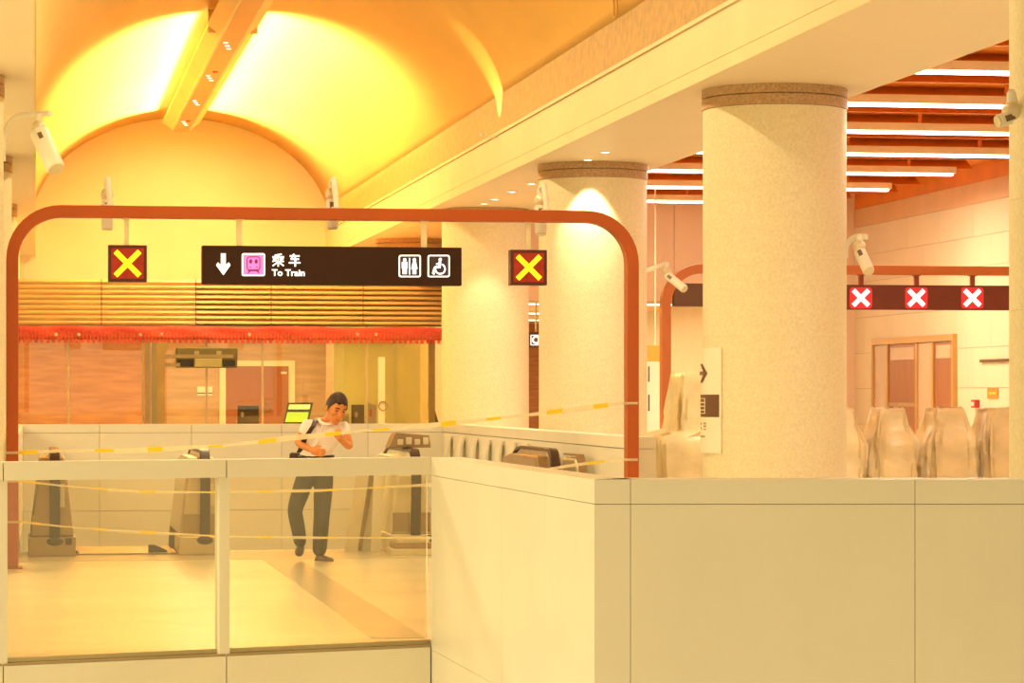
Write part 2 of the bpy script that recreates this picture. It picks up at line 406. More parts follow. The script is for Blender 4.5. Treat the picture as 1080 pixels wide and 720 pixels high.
# ------------------------------------------------------------------ columns
def column(x, y, label, group, seen=True):
    t = thing('column', label, 'column', (x, y, 0), group)
    z = 0; zt = ZS - .20; n = 6; h = zt / n
    for k in range(n): inst(DRUM, 'stone_drum', t, (x, y, k * h))
    inst(CAPT, 'capital', t, (x, y, zt)); inst(CAPR, 'capital_band', t, (x, y, zt))
    return t
h = (ZS - .20) / 6
DRUM = MB().lathe([(.0, 0.0003), (CR - .002, .0003), (CR, .002), (CR, h - .002), (CR - .002, h - .0003), (0, h - .0003)], n=64).mesh('stone_drum', 'stone', smooth=True)
DRUM.set_sharp_from_angle(angle=R(20))
CAPT = MB().lathe([(0, .112), (CR + .004, .112), (CR + .012, .12), (CR + .012, .199), (0, .199)], n=64).mesh('capital', 'capital', smooth=True)
CAPT.set_sharp_from_angle(angle=R(40))
CAPR = MB().lathe([(0, .002), (CR + .012, .002), (CR + .012, .100), (CR + .002, .108), (0, .108)], n=64).mesh('capital_band', 'capital', smooth=True)
CAPR.set_sharp_from_angle(angle=R(40))
lab = ['cream stone column cut off by the right edge of the picture', 'large cream stone column with the arrow sign, nearest whole column',
       'cream stone column with a bright scallop of light, second from the arrow-sign column', 'cream stone column at the end of the red netting, partly behind the hanging sign',
       'farthest stone column, only its brown capital showing above the hanging sign']
for y, l in zip(COLY, lab): column(COLX_R, y, l, 'stone columns of the hall')
lab = ['stone column at the left picture edge holding the security camera', 'second stone column at the left edge, only a sliver of capital showing',
       'third stone column at the left edge, only a sliver of capital showing', 'farthest stone column on the left side']
for y, l in zip(COLY[1:], lab): column(COLX_L, y, l, 'stone columns of the hall')

# ------------------------------------------------------------------ beams, frieze, vault
def vault_z(x): return VZ + VB * math.sqrt(max(0, 1 - ((x - VC) / VA) ** 2))
for side, (x0, x1, xf, sgn) in (('right', (XR0, XR1, XR0, 1)), ('left', (XL0, XL1, XL1, -1))):
    b = struct(MB().box(x0, x1, 2, YE, ZS, ZA - .03).build('ceiling_beam', 'soffit'))
    MB().box(xf - .012 * sgn, xf, 2, YE, ZS + .14, ZA - .05).build('fascia', 'beam', b)
    MB().box(xf - .02 * sgn, xf, 2, YE, ZS, ZS + .13).build('lower_moulding', 'beam', b)
    fr = struct(MB().box(xf, xf + .5 * sgn, 2, YE, ZA + .01, ZV).build('frieze_wall', 'frieze'))
    MB().box(xf - .03 * sgn, xf + .3 * sgn, 2, YE, ZA - .03, ZA + .01).build('ledge', 'beam', fr)
    if side == 'left': struct(MB().box(-9, XL0, 2, YE, ZS + .3, ZS + .4).build('ceiling', 'soffit'))
vt = MB(); xs = []; N = 56
a0 = math.acos((XR0 - VC) / VA)
prof = [(VC + VA * math.cos(a0 + (math.pi - 2 * a0) * k / N), VZ + VB * math.sin(a0 + (math.pi - 2 * a0) * k / N)) for k in range(N + 1)]
vs = []; fs = []; ys = [2 + (YE + .05 - 2) * k / 12 for k in range(13)]
for y in ys: vs += [(p[0], y, p[1]) for p in prof]
for j in range(12):
    for k in range(N): fs.append((j * (N + 1) + k, j * (N + 1) + k + 1, (j + 1) * (N + 1) + k + 1, (j + 1) * (N + 1) + k))
vault = vt.add(vs, fs).build('ceiling', 'gold', smooth=True); struct(vault)
so = vault.modifiers.new('thick', 'SOLIDIFY'); so.thickness = .15; so.offset = 1
# end wall
struct(MB().box(-9, XR1 + .1, YE, YE + .2, 0, 8.2).build('wall_back', 'wallcream'))
# loop hanging at the springing
hp = FX(649, 10, 6.14)
lp = [hp + Vector((0, -.085, .30)), hp + Vector((0, -.085, -.03))] + [hp + Vector((0, -.085 * math.cos(R(a)), -.03 - .06 * math.sin(R(a)))) for a in range(20, 170, 20)] + [hp + Vector((0, .085, -.03)), hp + Vector((0, .085, .30))]
tag(MB().tube(lp, .014, 8).build('conduit_loop', 'gold'), 'thin metal loop hanging from the gold vault at the top edge', 'conduit')
# light trough below the vault's crown, lit on top along its far end
HB = 5.50; zb = EYE + HB; xm = 2.99; YT1 = 59.7
tr = thing('light_trough', 'cream light trough running along the crown of the gold vault', 'light', (xm, 40, zb))
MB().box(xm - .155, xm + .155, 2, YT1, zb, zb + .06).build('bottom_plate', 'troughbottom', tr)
for sg in (-1, 1):
    MB().box(xm + sg * .156, xm + sg * .20, 2, YT1, zb + .004, zb + .06).build('edge_strip', 'beam', tr)
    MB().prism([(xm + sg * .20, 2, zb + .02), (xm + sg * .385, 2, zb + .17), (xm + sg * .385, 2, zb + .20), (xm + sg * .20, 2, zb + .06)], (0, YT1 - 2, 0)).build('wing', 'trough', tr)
for y in range(6, 60, 6): MB().box(xm - .02, xm + .02, y - .02, y + .02, zb + .06, vault_z(xm) + .02).build('hanger', 'trough', tr)
for dy in (368, 334, 308, 286):
    zc = HB * 3000 / dy; yy = (zc - xm * ST) / CT
    for k in range(3):
        MB().box(xm - .08 + .05 * k - .02, xm - .08 + .05 * k + .05, yy + .38 * (k - 1), yy + .38 * (k - 1) + .07, zb - .006, zb + .002).build('light_slot', 'slotwhite', tr)
for dy in (341, 289):
    zc = HB * 3000 / dy; yy = (zc - xm * ST) / CT
    MB().lathe([(0, -.035), (.04, -.03), (.05, -.01), (.05, .004), (0, .004)], (xm + .02, yy, zb), 14).build('red_sensor', 'sensorred', tr, smooth=True)
MB().box(xm - .38, xm + .38, 43.9, 43.94, zb + .06, vault_z(xm - .38) - .01).build('light_stop', 'trough', tr)  # added plate, blocks the cove light so its front edge stays sharp
for sg in (-1, 1):
    for y in (45.2, 47.6, 50.2, 52.8, 55.4, 58.0, 59.4):
        MB().box(xm + sg * .13, xm + sg * .20, y - .1, y + .1, zb + .06, zb + .17).build('cove_lamp', 'lamp_shell', tr)
    p = Vector((xm + sg * .28, 51.9, zb + .235))
    lamp('cove_beam', 'AREA', p, COVE, p + Vector((sg, 0, -.05)), tr, shape='RECTANGLE', size=15.4, size_y=.06, spread=R(95), color=(1, .86, .45))

# uplight on the right ledge
uy = FX(527, 90, XR0).y
ul = thing('uplight', 'small uplight on the right ledge throwing a scallop onto the vault', 'light', (XR0 - .02, uy, ZA + .01))
MB().lathe([(0, 0), (.03, 0), (.035, .05), (.028, .05), (.028, .03), (0, .03)], (XR0 - .24, uy, ZA - .06), 12).build('housing', 'lamp_shell', ul)
MB().box(XR0 - .24, XR0 - .03, uy - .012, uy + .012, ZA - .075, ZA - .06).build('bracket', 'lamp_shell', ul)
lamp('uplight_beam', 'SPOT', (XR0 - .24, uy, ZA + .0), 60, (XR0 - .02, uy + .05, ZA + .8), ul, spot_size=R(66), spot_blend=.3, shadow_soft_size=.03, color=(1, .8, .4))

# downlights in the soffits
k = 0; y = 20.3
DL = MB().lathe([(0, -.004), (.055, -.004), (.055, -.012), (.075, -.012), (.08, 0), (0, 0)], n=20).mesh('trim_ring', 'lamp_shell')
DE = MB().lathe([(0, -.007), (.053, -.007), (.053, -.003), (0, -.003)], n=20).mesh('lens', 'downled')
def downlight(x, y, label, e=26):
    t = thing('downlight', label, 'light', (x, y, ZS), 'downlights in the beam soffits')
    inst(DL, 'trim_ring', t, (x, y, ZS)); inst(DE, 'lens', t, (x, y, ZS))
    lamp('downlight_beam', 'SPOT', (x, y, ZS - .03), e, (x, y, 0), t, spot_size=R(80), spot_blend=.35, shadow_soft_size=.04, color=(1, .83, .5))
offs = (-4.0, -2.4, -.98, .98, 2.4, 4.0)
nm = {1: 'arrow-sign column', 2: 'second column', 3: 'column at the end of the netting'}
for zc_, e_, lb_ in ((34.8, 30, 'round downlight in the right soffit, second one before the scallop-lit column'), (35.9, 220, 'round downlight throwing the bright scallop down the second column'),
                     (40.0, 30, 'round downlight in the right soffit, first one behind the scallop-lit column'), (41.6, 30, 'round downlight in the right soffit, second one behind the scallop-lit column'),
                     (43.2, 30, 'round downlight in the right soffit, third one behind the scallop-lit column'), (44.2, 90, 'round downlight in the right soffit, farthest, just before the next column')):
    downlight(6.87, (zc_ - 6.87 * ST) / CT, lb_, e_)

# ------------------------------------------------------------------ side concourse on the right
XW = 13.8; YA = 46.9; HL = EYE + 3.1
wr = struct(MB().box(XW, XW + .25, 14, 76, 0, EYE + 3.42).build('wall_right', 'joint'))
rows = [(0, .55), (.55, 1.15), (1.15, 1.75), (1.75, 2.35), (2.35, 2.95), (2.95, 3.55), (3.55, 4.0), (4.0, EYE + 2.84)]
DY0, DY1 = FX(1010, 0, XW).y, FX(925, 0, XW).y; DZ = EYE + .92
cache = {}
for ri, (z0, z1) in enumerate(rows):
    y = 33.5 - (.8 if ri % 2 else 0)
    while y < YA - .05:
        ya, yb = y, min(y + 1.6, YA - .01); y += 1.6
        if z1 <= DZ + .1:
            if ya >= DY0 - .05 and yb <= DY1 + .05: continue
            if ya < DY0 - .05 < yb: yb = DY0 - .05
            elif ya < DY1 + .05 < yb: ya = DY1 + .05
            if ya < DY0 - .05 and yb > DY1: continue
        if yb - ya < .06: continue
        key = (round(yb - ya, 2), round(z1 - z0, 2))
        if key not in cache:
            cache[key] = MB().box(-.02, 0, .003, key[0] - .003, .003, z1 - z0 - .003).mesh('panel', 'wallright')
        inst(cache[key], 'panel', wr, (XW, ya, z0))
MB().box(XW - .04, XW + .1, 14, YA, EYE + 2.84, EYE + 3.15).build('fascia', 'fascia', wr)
MB().box(XW - .03, XW, 14, YA, EYE + 3.155, EYE + 3.42).build('upper_strip', 'orangedark', wr)
# end wall of the side concourse with the opening below it
we = struct(MB().box(7.3, XW, YA, YA + .25, 3.22, EYE + 3.6).build('wall_end', 'joint'))
for a, b in zip((7.3, 8.9, 10.62, 12.3), (8.9, 10.62, 12.3, XW)):
    MB().box(a + .004, b - .004, YA - .02, YA, 3.22, EYE + 3.6).build('panel', 'wallpink', we)
jb = struct(MB().box(XW - .28, XW - .02, YA - .02, YA + .3, 0, 3.22).build('wall_jamb', 'wallpink'))
# corridor beyond
struct(MB().box(6.4, XW, YA + .26, 76, 3.52, 3.6).build('ceiling', 'fascia'))
struct(MB().box(6.4, XW, 74, 74.2, 0, 3.6).build('wall_far', 'woodwall'))
struct(MB().box(XW - .02, XW, YA + .3, 74, 0, 3.52).build('wall_corridor', 'wallright'))
ZN = {51.0: 'nearest', 56.6: 'second nearest', 63: 'third nearest', 68.5: 'farthest'}
for zc in ZN:
    y = (zc - 9.5 * ST) / CT
    t = thing('strip_light', 'pale strip light on the far corridor ceiling, %s one' % ZN[zc], 'light', (9.8, y, 3.5), 'strip lights of the far corridor')
    MB().box(7.2, 12.6, y - .05, y + .05, 3.46, 3.519).build('housing', 'bafflecream', t)
    MB().box(7.2, 12.6, y - .04, y + .04, 3.44, 3.458).build('led_strip', 'ledfar', t)
lamp('corridor_light', 'AREA', (10, 60, 3.4), 500, (10, 60, 0), shape='RECTANGLE', size=5, size_y=20, color=(1, .84, .5))
# ceiling
cz = EYE + 3.42
ce = struct(MB().box(XR1, XW + .2, 2, YA, cz, cz + .1).build('ceiling', 'orange'))
for kk in range(-3, 7):
    y = 26.4 + 3.08 * kk
    lbl = {-3: 'third before the nearest', -2: 'second before the nearest', -1: 'just before the nearest', 0: 'nearest', 1: 'second', 2: 'third', 3: 'fourth', 4: 'fifth', 5: 'sixth', 6: 'farthest'}.get(kk, 'out of view')
    lb = thing('linear_light', 'long white linear light under the orange ceiling, %s one' % lbl, 'light', (10.5, y, HL), 'linear lights of the orange ceiling')
    MB().box(XR1 + .02, 12.87, y, y + .16, HL + .032, HL + .13).build('housing', 'bafflecream', lb, bevel=.008)
    MB().box(XR1 + .05, 12.82, y - .004, y + .10, HL, HL + .030).build('led_strip', 'ledwhite', lb, bevel=.008)
    for xx in (8.6, 10.4, 12.2): MB().box(xx - .02, xx + .02, y + .09, y + .13, HL + .13, cz).build('hanger', 'orangedark', lb)
    # folded orange baffles between the lights
    for (yy, za, zb_, mm) in ((y + .75, HL + .16, cz, 'orange'), (y + 1.9, HL + .13, cz, 'orangedark')):
        MB().prism([(XR1 + .01, yy, za), (XR1 + .01, yy + .06, za), (XR1 + .01, yy + .42, zb_), (XR1 + .01, yy + .30, zb_)], (13.35 + .2 * (kk % 2) - XR1, 0, 0)).build('baffle', mm, ce)

# door on the right wall
dr = thing('door_1', 'glazed double door with copper frame in the right wall behind the covered gates', 'door', (XW, (DY0 + DY1) / 2, 0), kind='structure')
MB().box(XW - .09, XW, DY0 - .04, DY1 + .04, DZ - .10, DZ + .0).build('head_frame', 'doortrim', dr)
for a in (DY0 - .04, DY1 - .05): MB().box(XW - .09, XW, a, a + .09, 0, DZ - .10).build('jamb', 'doortrim', dr)
ed = [FX(p, 0, XW).y for p in (924.5, 940, 971, 988, 1010)]
for i, (a, b) in enumerate(zip(ed[:-1], ed[1:])):
    q = MB().box(XW - .06, XW - .022, b + .06, a - .06, 0, DZ - .11).build('leaf' if i % 2 else 'side_panel', 'doorwood' if i % 2 else 'doorpale', dr)
    if i == 1:
        MB().box(XW - .07, XW - .055, b + .06, a - .06, 1.46, 1.52).build('push_bar', 'capital', q)
    if i % 2:
        MB().box(XW - .064, XW - .058, b + .16, a - .16, DZ - .36, DZ - .16).build('glass_reflection', 'doorpale', q)  # top glass of the leaf, its reflection painted as a pale patch
    if i: MB().box(XW - .08, XW - .02, a - .055, a + .055, 0, DZ - .105).build('mullion', 'doortrim', dr)
p = FX(1049, 420, XW - .02); q = FX(1044, 409, XW - .02)
po = thing('notice_plate', 'small orange and yellow notice on the right wall beside the column', 'notice', tuple(FX(1049, 420, XW - .02)))
y0, y1 = FX(1054.5, 0, XW).y, FX(1043.5, 0, XW).y
MB().box(XW - .035, XW - .02, y0, y1, p.z, q.z).build('plate', 'poster', po)
MB().box(XW - .038, XW - .034, y0 + .08, y1 - .08, p.z + .06, q.z - .06).build('symbol', 'posteryellow', po)
p = FX(1031, 430, XW - .02)
al = thing('fire_alarm', 'small dark red alarm box on the right wall above the covered gate', 'alarm', tuple(p))
MB().box(XW - .09, XW - .02, p.y - .1, p.y + .1, p.z, p.z + .12).build('box', 'alarmred', al, bevel=.01)
MB().box(XW - .10, XW - .09, p.y - .05, p.y + .05, p.z + .03, p.z + .09).build('button', 'signwhite', al)
p = FX(1052, 380, XW - .02)
tag(MB().box(XW - .06, XW - .02, FX(1075, 0, XW).y, FX(1037, 0, XW).y, p.z - .02, p.z + .02).build('rail_bar', 'textbrown'), 'thin dark rail on the right wall above the orange notice', 'rail')

# ------------------------------------------------------------------ orange portal frames
def portal(Y, pxl, pxr, pytop, wid, label, rad, zbase=0, pm='framepaint'):
    a = FP(pxl, pytop, Y); b = FP(pxr, pytop, Y); zt = a.z - wid / 2; xl, xr = a.x + wid / 2, b.x - wid / 2
    t = thing('portal_frame', label, 'frame', ((xl + xr) / 2, Y, 0))
    path = [(xl, zbase), (xl, zt - rad)] + [(xl + rad - rad * math.cos(R(q)), zt - rad + rad * math.sin(R(q))) for q in range(9, 90, 9)] + [(xl + rad, zt)]
    path2 = [(xr - rad, zt)] + [(xr - rad + rad * math.sin(R(q)), zt - rad + rad * math.cos(R(q))) for q in range(9, 90, 9)] + [(xr, zt - rad), (xr, zbase)]
    path = path + path2; hw = wid / 2; d = .09; vs = []; fs = []
    for i, p in enumerate(path):
        p0 = Vector(path[max(i - 1, 0)]); p1 = Vector(path[min(i + 1, len(path) - 1)]); tt = (p1 - p0).normalized(); n = Vector((-tt.y, tt.x))
        o_, i_ = Vector(p) + n * hw, Vector(p) - n * hw
        vs += [(o_.x, Y - d, o_.y), (i_.x, Y - d, i_.y), (i_.x, Y + d, i_.y), (o_.x, Y + d, o_.y)]
    for i in range(len(path) - 1):
        for k in range(4): fs.append((i * 4 + k, i * 4 + (k + 1) % 4, i * 4 + 4 + (k + 1) % 4, i * 4 + 4 + k))
    fs += [(0, 1, 2, 3), tuple((len(path) - 1) * 4 + k for k in range(4))]
    MB().add(vs, fs).build('arch_tube', pm, t, bevel=.006)
    for x in (xl, xr): MB().box(x - hw - .04, x + hw + .04, Y - d - .05, Y + d + .05, 0, .015).build('base_plate', pm, t)
    return t, xl, xr, zt - hw
YP = 27.45
pf1, pxl_, pxr_, pzb = portal(YP, 6.5, 672, 216, .115, 'big orange rounded portal frame carrying the To Train sign', .46)
YG = 38.2
pf2, gxl, gxr, gzb = portal(YG, 697, 1180, 278.5, .125, 'smaller orange portal frame over the covered gates behind the arrow-sign column', .50, pm='framepaint_lit')

# ------------------------------------------------------------------ hanging signs
def signbox(name, label, px0, px1, py0, py1, Y, m, cat='sign', d=.07):
    a, b = FP(px0, py1, Y - d), FP(px1, py0, Y - d)
    t = thing(name, label, cat, ((a.x + b.x) / 2, Y, a.z))
    MB().box(a.x, b.x, Y - d, Y + d, a.z, b.z).build('housing', m, t, bevel=.006)
    return t, a, b
def rod(t, px, z0, z1, Y, m, r=.022):
    x = FP(px, 250, Y).x
    MB().box(x - r, x + r, Y - r, Y + r, z0, z1).build('hanger_rod', m, t)
    MB().box(x - r * 1.6, x + r * 1.6, Y - r * 1.6, Y + r * 1.6, z1 - .012, z1).build('hanger_plate', m, t)
D = .07
t, a, b = signbox('hanging_sign', 'dark brown hanging sign reading To Train with arrow, train and restroom symbols', 213, 487, 261, 299.5, YP, 'signbrown')
for p in (252, 447): rod(t, p, b.z, pzb, YP, 'rodcream', .027)
S = YP - D
multiplate('down_arrow', [[(233, 267.2), (238, 267.2), (238, 279.5), (241.2, 276.6), (243, 279.6), (235.6, 290), (228, 279.6), (229.6, 276.6), (233, 279.5)]], S, .006, 'signlit', t)
plate('train_symbol_border', rrect(255, 267, 279.5, 291, 2), S, .004, 'signlit', t)
tp = plate('train_symbol', rrect(256.4, 268.4, 278.1, 289.6, 1.5), S - .004, .004, 'pink', t)
oo, ii = rrect(260, 270.2, 274.6, 285, 3.2), rrect(261.1, 271.3, 273.5, 283.9, 2.2)
ring(oo, ii, S - .008, .003, 'train_outline', 'pinkdark', t)
multiplate('train_windows', [circ(264.4, 275.6, 1.7, 2.4), circ(270.2, 275.6, 1.7, 2.4), bar(262.6, 281.6, 264.8, 281.6, 1.0), bar(272, 281.6, 269.8, 281.6, 1.0), bar(264, 285.5, 261.4, 288.2, 1.1), bar(270.8, 285.5, 273.4, 288.2, 1.1), bar(261, 285.6, 274, 285.6, .9)], S - .008, .003, 'pinkdark', t)
def glyph(strokes, x0, y0, wd, hh, lw):
    return [bar(x0 + a * wd, y0 + (1 - b_) * hh, x0 + c * wd, y0 + (1 - d_) * hh, lw) for a, b_, c, d_ in strokes]
CHENG = [(.78, .97, .22, .88), (.04, .76, .96, .76), (.5, .93, .5, 0), (.31, .70, .31, .38), (.08, .61, .31, .61), (.04, .41, .31, .47), (.69, .70, .69, .42), (.69, .41, .95, .41), (.93, .64, .69, .55), (.47, .36, .06, .05), (.53, .36, .94, .05)]
CHE = [(.1, .83, .9, .83), (.45, .99, .22, .58), (.2, .58, .85, .58), (.03, .30, .97, .30), (.54, .74, .54, 0)]
multiplate('chinese_lettering', glyph(CHENG, 286.8, 267.6, 13.2, 13.4, 1.35) + glyph(CHE, 304.3, 267.6, 13.0, 13.4, 1.6), S, .005, 'signlit', t)
def text(name, body, px, py, hpx, Y, m, parent, xs=1.0, off=.0, rot=None):
    cu = bpy.data.curves.new(name, 'FONT'); cu.body = body; cu.extrude = .003; cu.offset = off; cu.size = 1
    tmp = bpy.data.objects.new(name, cu); COL.objects.link(tmp)
    dg = bpy.context.evaluated_depsgraph_get(); me = bpy.data.meshes.new_from_object(tmp.evaluated_get(dg))
    bpy.data.objects.remove(tmp)
    p = FP(px, py, Y); q = FP(px, py - hpx, Y); s_ = (q.z - p.z) / .69
    me.transform(Matrix.Translation(p - org(parent)) @ Matrix.Rotation(R(90), 4, 'X') @ Matrix.Diagonal((s_ * xs, s_, 1, 1)))
    me.materials.clear(); me.materials.append(MATS[m]); o = bpy.data.objects.new(name, me); COL.objects.link(o); o.parent = parent; ORG[o.name] = org(parent); return o
text('english_lettering', 'To Train', 286.8, 290.6, 6.6, S - .002, 'signlit', t, 1.02, .022)
for nm_, x0 in (('restroom_symbol', 420.5), ('wheelchair_symbol', 451)):
    ring(rrect(x0, 268.8, x0 + 23.3, 292.2, 2.2), rrect(x0 + 1.3, 270.1, x0 + 22, 290.9, 1.4), S, .005, nm_ + '_border', 'signlit', t)
    plate(nm_ + '_ground', rrect(x0 + 1.3, 270.1, x0 + 22, 290.9, 1.4), S, .002, 'iconbg', t)
def bodyfig(cx, fem):
    P = [circ(cx, 273.9, 1.8)]
    if fem: P += [[(cx - 1.7, 276), (cx + 1.7, 276), (cx + 3.3, 283.5), (cx - 3.3, 283.5)], [(cx - 2.0, 283.4), (cx - .2, 283.4), (cx - .2, 289), (cx - 2.0, 289)], [(cx + .2, 283.4), (cx + 2.0, 283.4), (cx + 2.0, 289), (cx + .2, 289)]]
    else: P += [[(cx - 3, 276), (cx + 3, 276), (cx + 3, 283), (cx + 2.2, 283), (cx + 2.2, 289), (cx - 2.2, 289), (cx - 2.2, 283), (cx - 3, 283)]]
    return P
multiplate('restroom_symbol', bodyfig(426.8, False) + bodyfig(437.0, True) + [bar(431.9, 272, 431.9, 289.4, 1.2)], S - .002, .005, 'signlit', t)
wheel = []
for k in range(14):
    a1, a2 = R(-70 + 20 * k), R(-70 + 20 * (k + 1)); wheel.append(bar(464.2 + 5.2 * math.cos(a1), 283.6 + 5.2 * math.sin(a1), 464.2 + 5.2 * math.cos(a2), 283.6 + 5.2 * math.sin(a2), 1.5))
multiplate('wheelchair_symbol', [circ(464.2, 273.6, 1.7)] + [bar(464, 275.5, 463.4, 281.5, 2.6), bar(460, 278.6, 464, 277.6, 1.5), bar(464.5, 281.5, 458.5, 282, 2.2), bar(458.6, 281.6, 456.6, 288.6, 2.0), bar(456.6, 288.6, 458.4, 288.6, 1.4)] + wheel, S - .002, .005, 'signlit', t)
def xsign(px0, px1, py0, py1, rodpx, label):
    t, a, b = signbox('lane_signal', label, px0, px1, py0, py1, YP, 'signframe')
    rod(t, rodpx, b.z, pzb, YP, 'rodcream', .022)
    cx, cy = (px0 + px1) / 2, (py0 + py1) / 2; hw_ = (px1 - px0) / 2
    plate('red_panel', rrect(px0 + 3.2, py0 + 3.2, px1 - 3.2, py1 - 3.2, .8), S, .004, 'signred', t)
    q = hw_ * .62
    multiplate('yellow_cross', [bar(cx - q, cy - q, cx + q, cy + q, hw_ * .27), bar(cx - q, cy + q, cx - 1, cy + 1, hw_ * .27), bar(cx + 1, cy - 1, cx + q, cy - q, hw_ * .27)], S - .004, .006, 'xyellow', t)
xsign(114, 155, 258.5, 297, 133.5, 'square lane signal with a yellow cross on red, left of the To Train sign')
xsign(538.5, 577, 263.5, 300.5, 557, 'square lane signal with a yellow cross on red, right of the To Train sign')
# gate sign with three crosses
t, a, b = signbox('gate_sign', 'long dark red sign with three white crosses hanging over the covered gates', 850, 1110, 301.5, 326, YG, 'gatered')
SG = YG - D
for cx in (908, 966.5, 1025.5):
    rod(t, cx, b.z, gzb, YG, 'rodred', .03)
    plate('red_glow', rrect(cx - 11.5, 303.2, cx + 11.5, 325, 3), SG, .004, 'xredglow', t)
    multiplate('white_cross', [bar(cx - 8, 306, cx + 8, 322, 4.6), bar(cx - 8, 322, cx - 1.6, 315.6, 4.6), bar(cx + 1.6, 312.4, cx + 8, 306, 4.6)], SG - .004, .005, 'xwhite', t)
t, a, b = signbox('gate_sign', 'plain brown sign panel under the curved corner of the smaller portal frame', 711, 770, 299, 323, YG, 'textbrown')
x = FP(760, 300, YG).x; MB().box(x - .03, x + .03, YG - .03, YG + .03, b.z, gzb).build('hanger_rod', 'rodred', t)
# exit letter sign seen between two columns
YX = 50
t, a, b = signbox('exit_sign', 'brown and green exit sign with letter C seen between two far columns', 548, 571.6, 350, 366.5, YX, 'textbrown', d=.05)
for x in (a.x + .1, b.x - .1): MB().box(x - .015, x + .015, YX - .015, YX + .015, b.z, 3.52).build('hanger_rod', 'rodcream', t)
plate('green_end', rrect(569, 350.2, 571.5, 366.3, .4), YX - .05, .004, 'greenlit', t)
ring(rrect(559.5, 353, 568, 364, 1), rrect(560.3, 353.8, 567.2, 363.2, .6), YX - .05, .004, 'letter_border', 'signlit', t)
text('letter', 'C', 561, 362, 7.5, YX - .052, 'signlit', t, .95, .03)

# curved sign on the first column
cx, cy = COLX_R, COLY[1]
def colpt(ang, z, r): return Vector((cx + r * math.cos(ang), cy + r * math.sin(ang), z))
view = math.atan2(-cy, -cx)                                   # direction from the column to the camera
def ang_of(px):                                               # angle on the column for a pixel column
    best = None
    for k in range(2000):
        a_ = view - R(100) + R(200) * k / 2000; p = colpt(a_, 0, CR + .02); r = p.x * CT - p.y * ST; zc = p.x * ST + p.y * CT
        if (p.x - cx) * cx + (p.y - cy) * cy > .0: continue
        e = abs(540 + F * r / zc - px)
        if best is None or e < best[0]: best = (e, a_)
    return best[1]
aR = ang_of(760); aL = aR - (R(64) if colpt(aR - .1, 0, 1).x < colpt(aR, 0, 1).x else -R(64))
zs = lambda py: EYE - (py - HY) * 27.1 / F
cs = thing('column_sign', 'cream vertical wayfinding sign with brown square and arrow wrapped on the large column', 'sign', tuple(colpt(aR, zs(478), CR)))
def curved(name, a0, a1, z0, z1, r0, r1, m, n=14):
    vs = []; fs = []
    for k in range(n + 1):
        a_ = a0 + (a1 - a0) * k / n
        vs += [colpt(a_, z0, r0), colpt(a_, z1, r0), colpt(a_, z1, r1), colpt(a_, z0, r1)]
    for i in range(n):
        for k in range(4): fs.append((i * 4 + k, i * 4 + (k + 1) % 4, i * 4 + 4 + (k + 1) % 4, i * 4 + 4 + k))
    fs += [(3, 2, 1, 0), tuple(n * 4 + k for k in range(4))]
    return MB().add(vs, fs).build(name, m, cs)
curved('panel', aL, aR, zs(478.5), zs(366), CR + .002, CR + .02, 'signwhite')
a2 = ang_of(758.5)
curved('brown_square', aL + (aR - aL) * .1, a2, zs(440), zs(416), CR + .02, CR + .023, 'textbrown')
a3, a4 = ang_of(743.3), ang_of(739.2)
for (u, v) in ((436.5, 435.8), (420.5, 419.8)): curved('letter_outline', a4, a3, zs(u), zs(v), CR + .023, CR + .025, 'signwhite')
curved('letter_outline', a3, ang_of(743.9), zs(436.5), zs(419.8), CR + .023, CR + .025, 'signwhite')
for k in range(3): curved('letter_stroke', a4, a3, zs(433 - 4 * k), zs(432 - 4 * k), CR + .023, CR + .025, 'signwhite', 4)
def arrowpart(pts):
    P = [colpt(ang_of(x), zs(y), CR + .026) for x, y in pts]; n = (P[0] - Vector((cx, cy, P[0].z))).normalized()
    MB().prism(P, n * .004).build('arrow', 'textbrown', cs)
arrowpart([(737.6, 391), (743, 391), (743, 395), (737.6, 395)])
arrowpart([(739.5, 383), (741.3, 383), (746.3, 393), (743.2, 393)])
arrowpart([(743.2, 393), (746.3, 393), (741.3, 403), (739.5, 403)])
for (x0, x1, y0, y1) in ((738, 740, 446, 449), (742, 744.6, 446, 448), (742, 744.6, 449, 451), (738, 740, 451, 454), (742, 744.6, 452.5, 454), (738.5, 743.6, 460, 462)):
    curved('small_lettering', ang_of(x0), ang_of(x1), zs(y1), zs(y0), CR + .02, CR + .022, 'textgrey', 3)

# ------------------------------------------------------------------ security cameras
def cctv(label, mount, pivot, aim, arm=True, L=.42, r=.062, armpath=None):
    t = thing('security_camera', label, 'camera', tuple(mount))
    pv = Vector(pivot); d = (Vector(aim) - pv).normalized()
    if armpath: MB().tube(armpath, .028, 10).build('arm', 'cctv', t, smooth=True, sharp=40)
    MB().tube([pv + Vector((0, 0, .14)), pv + Vector((0, 0, .05))], .032, 10).build('swivel', 'cctv', t, smooth=True, sharp=40)
    MB().ball(pv + Vector((0, 0, .02)), .065, .065, .065, 14).build('joint_ball', 'steelfilm', t, smooth=True)
    a = pv + d * .02 + Vector((0, 0, -.02)); MB().tube([a - d * .01, a, a + d * (L * .97), a + d * L], [r * .8, r, r, r * .92], 18).build('body', 'cctv', t, smooth=True, sharp=40)
    MB().tube([a + d * (L - .004), a + d * (L + .012)], [r * .94, r * .86], 18).build('lens_ring', 'steelfilm', t, smooth=True, sharp=40)
    s = d.cross(Vector((0, 0, 1))).normalized(); nrm = s.cross(d).normalized(); toc = (Vector((0, 0, EYE)) - a).normalized(); nn = (toc - d * toc.dot(d)).normalized(); ss = d.cross(nn)
    MB().obox(a + d * (L * .22) + nn * (r + .0005), d * .035, ss * .02, nn * .003).build('badge', 'cctvdark', t)
    return t
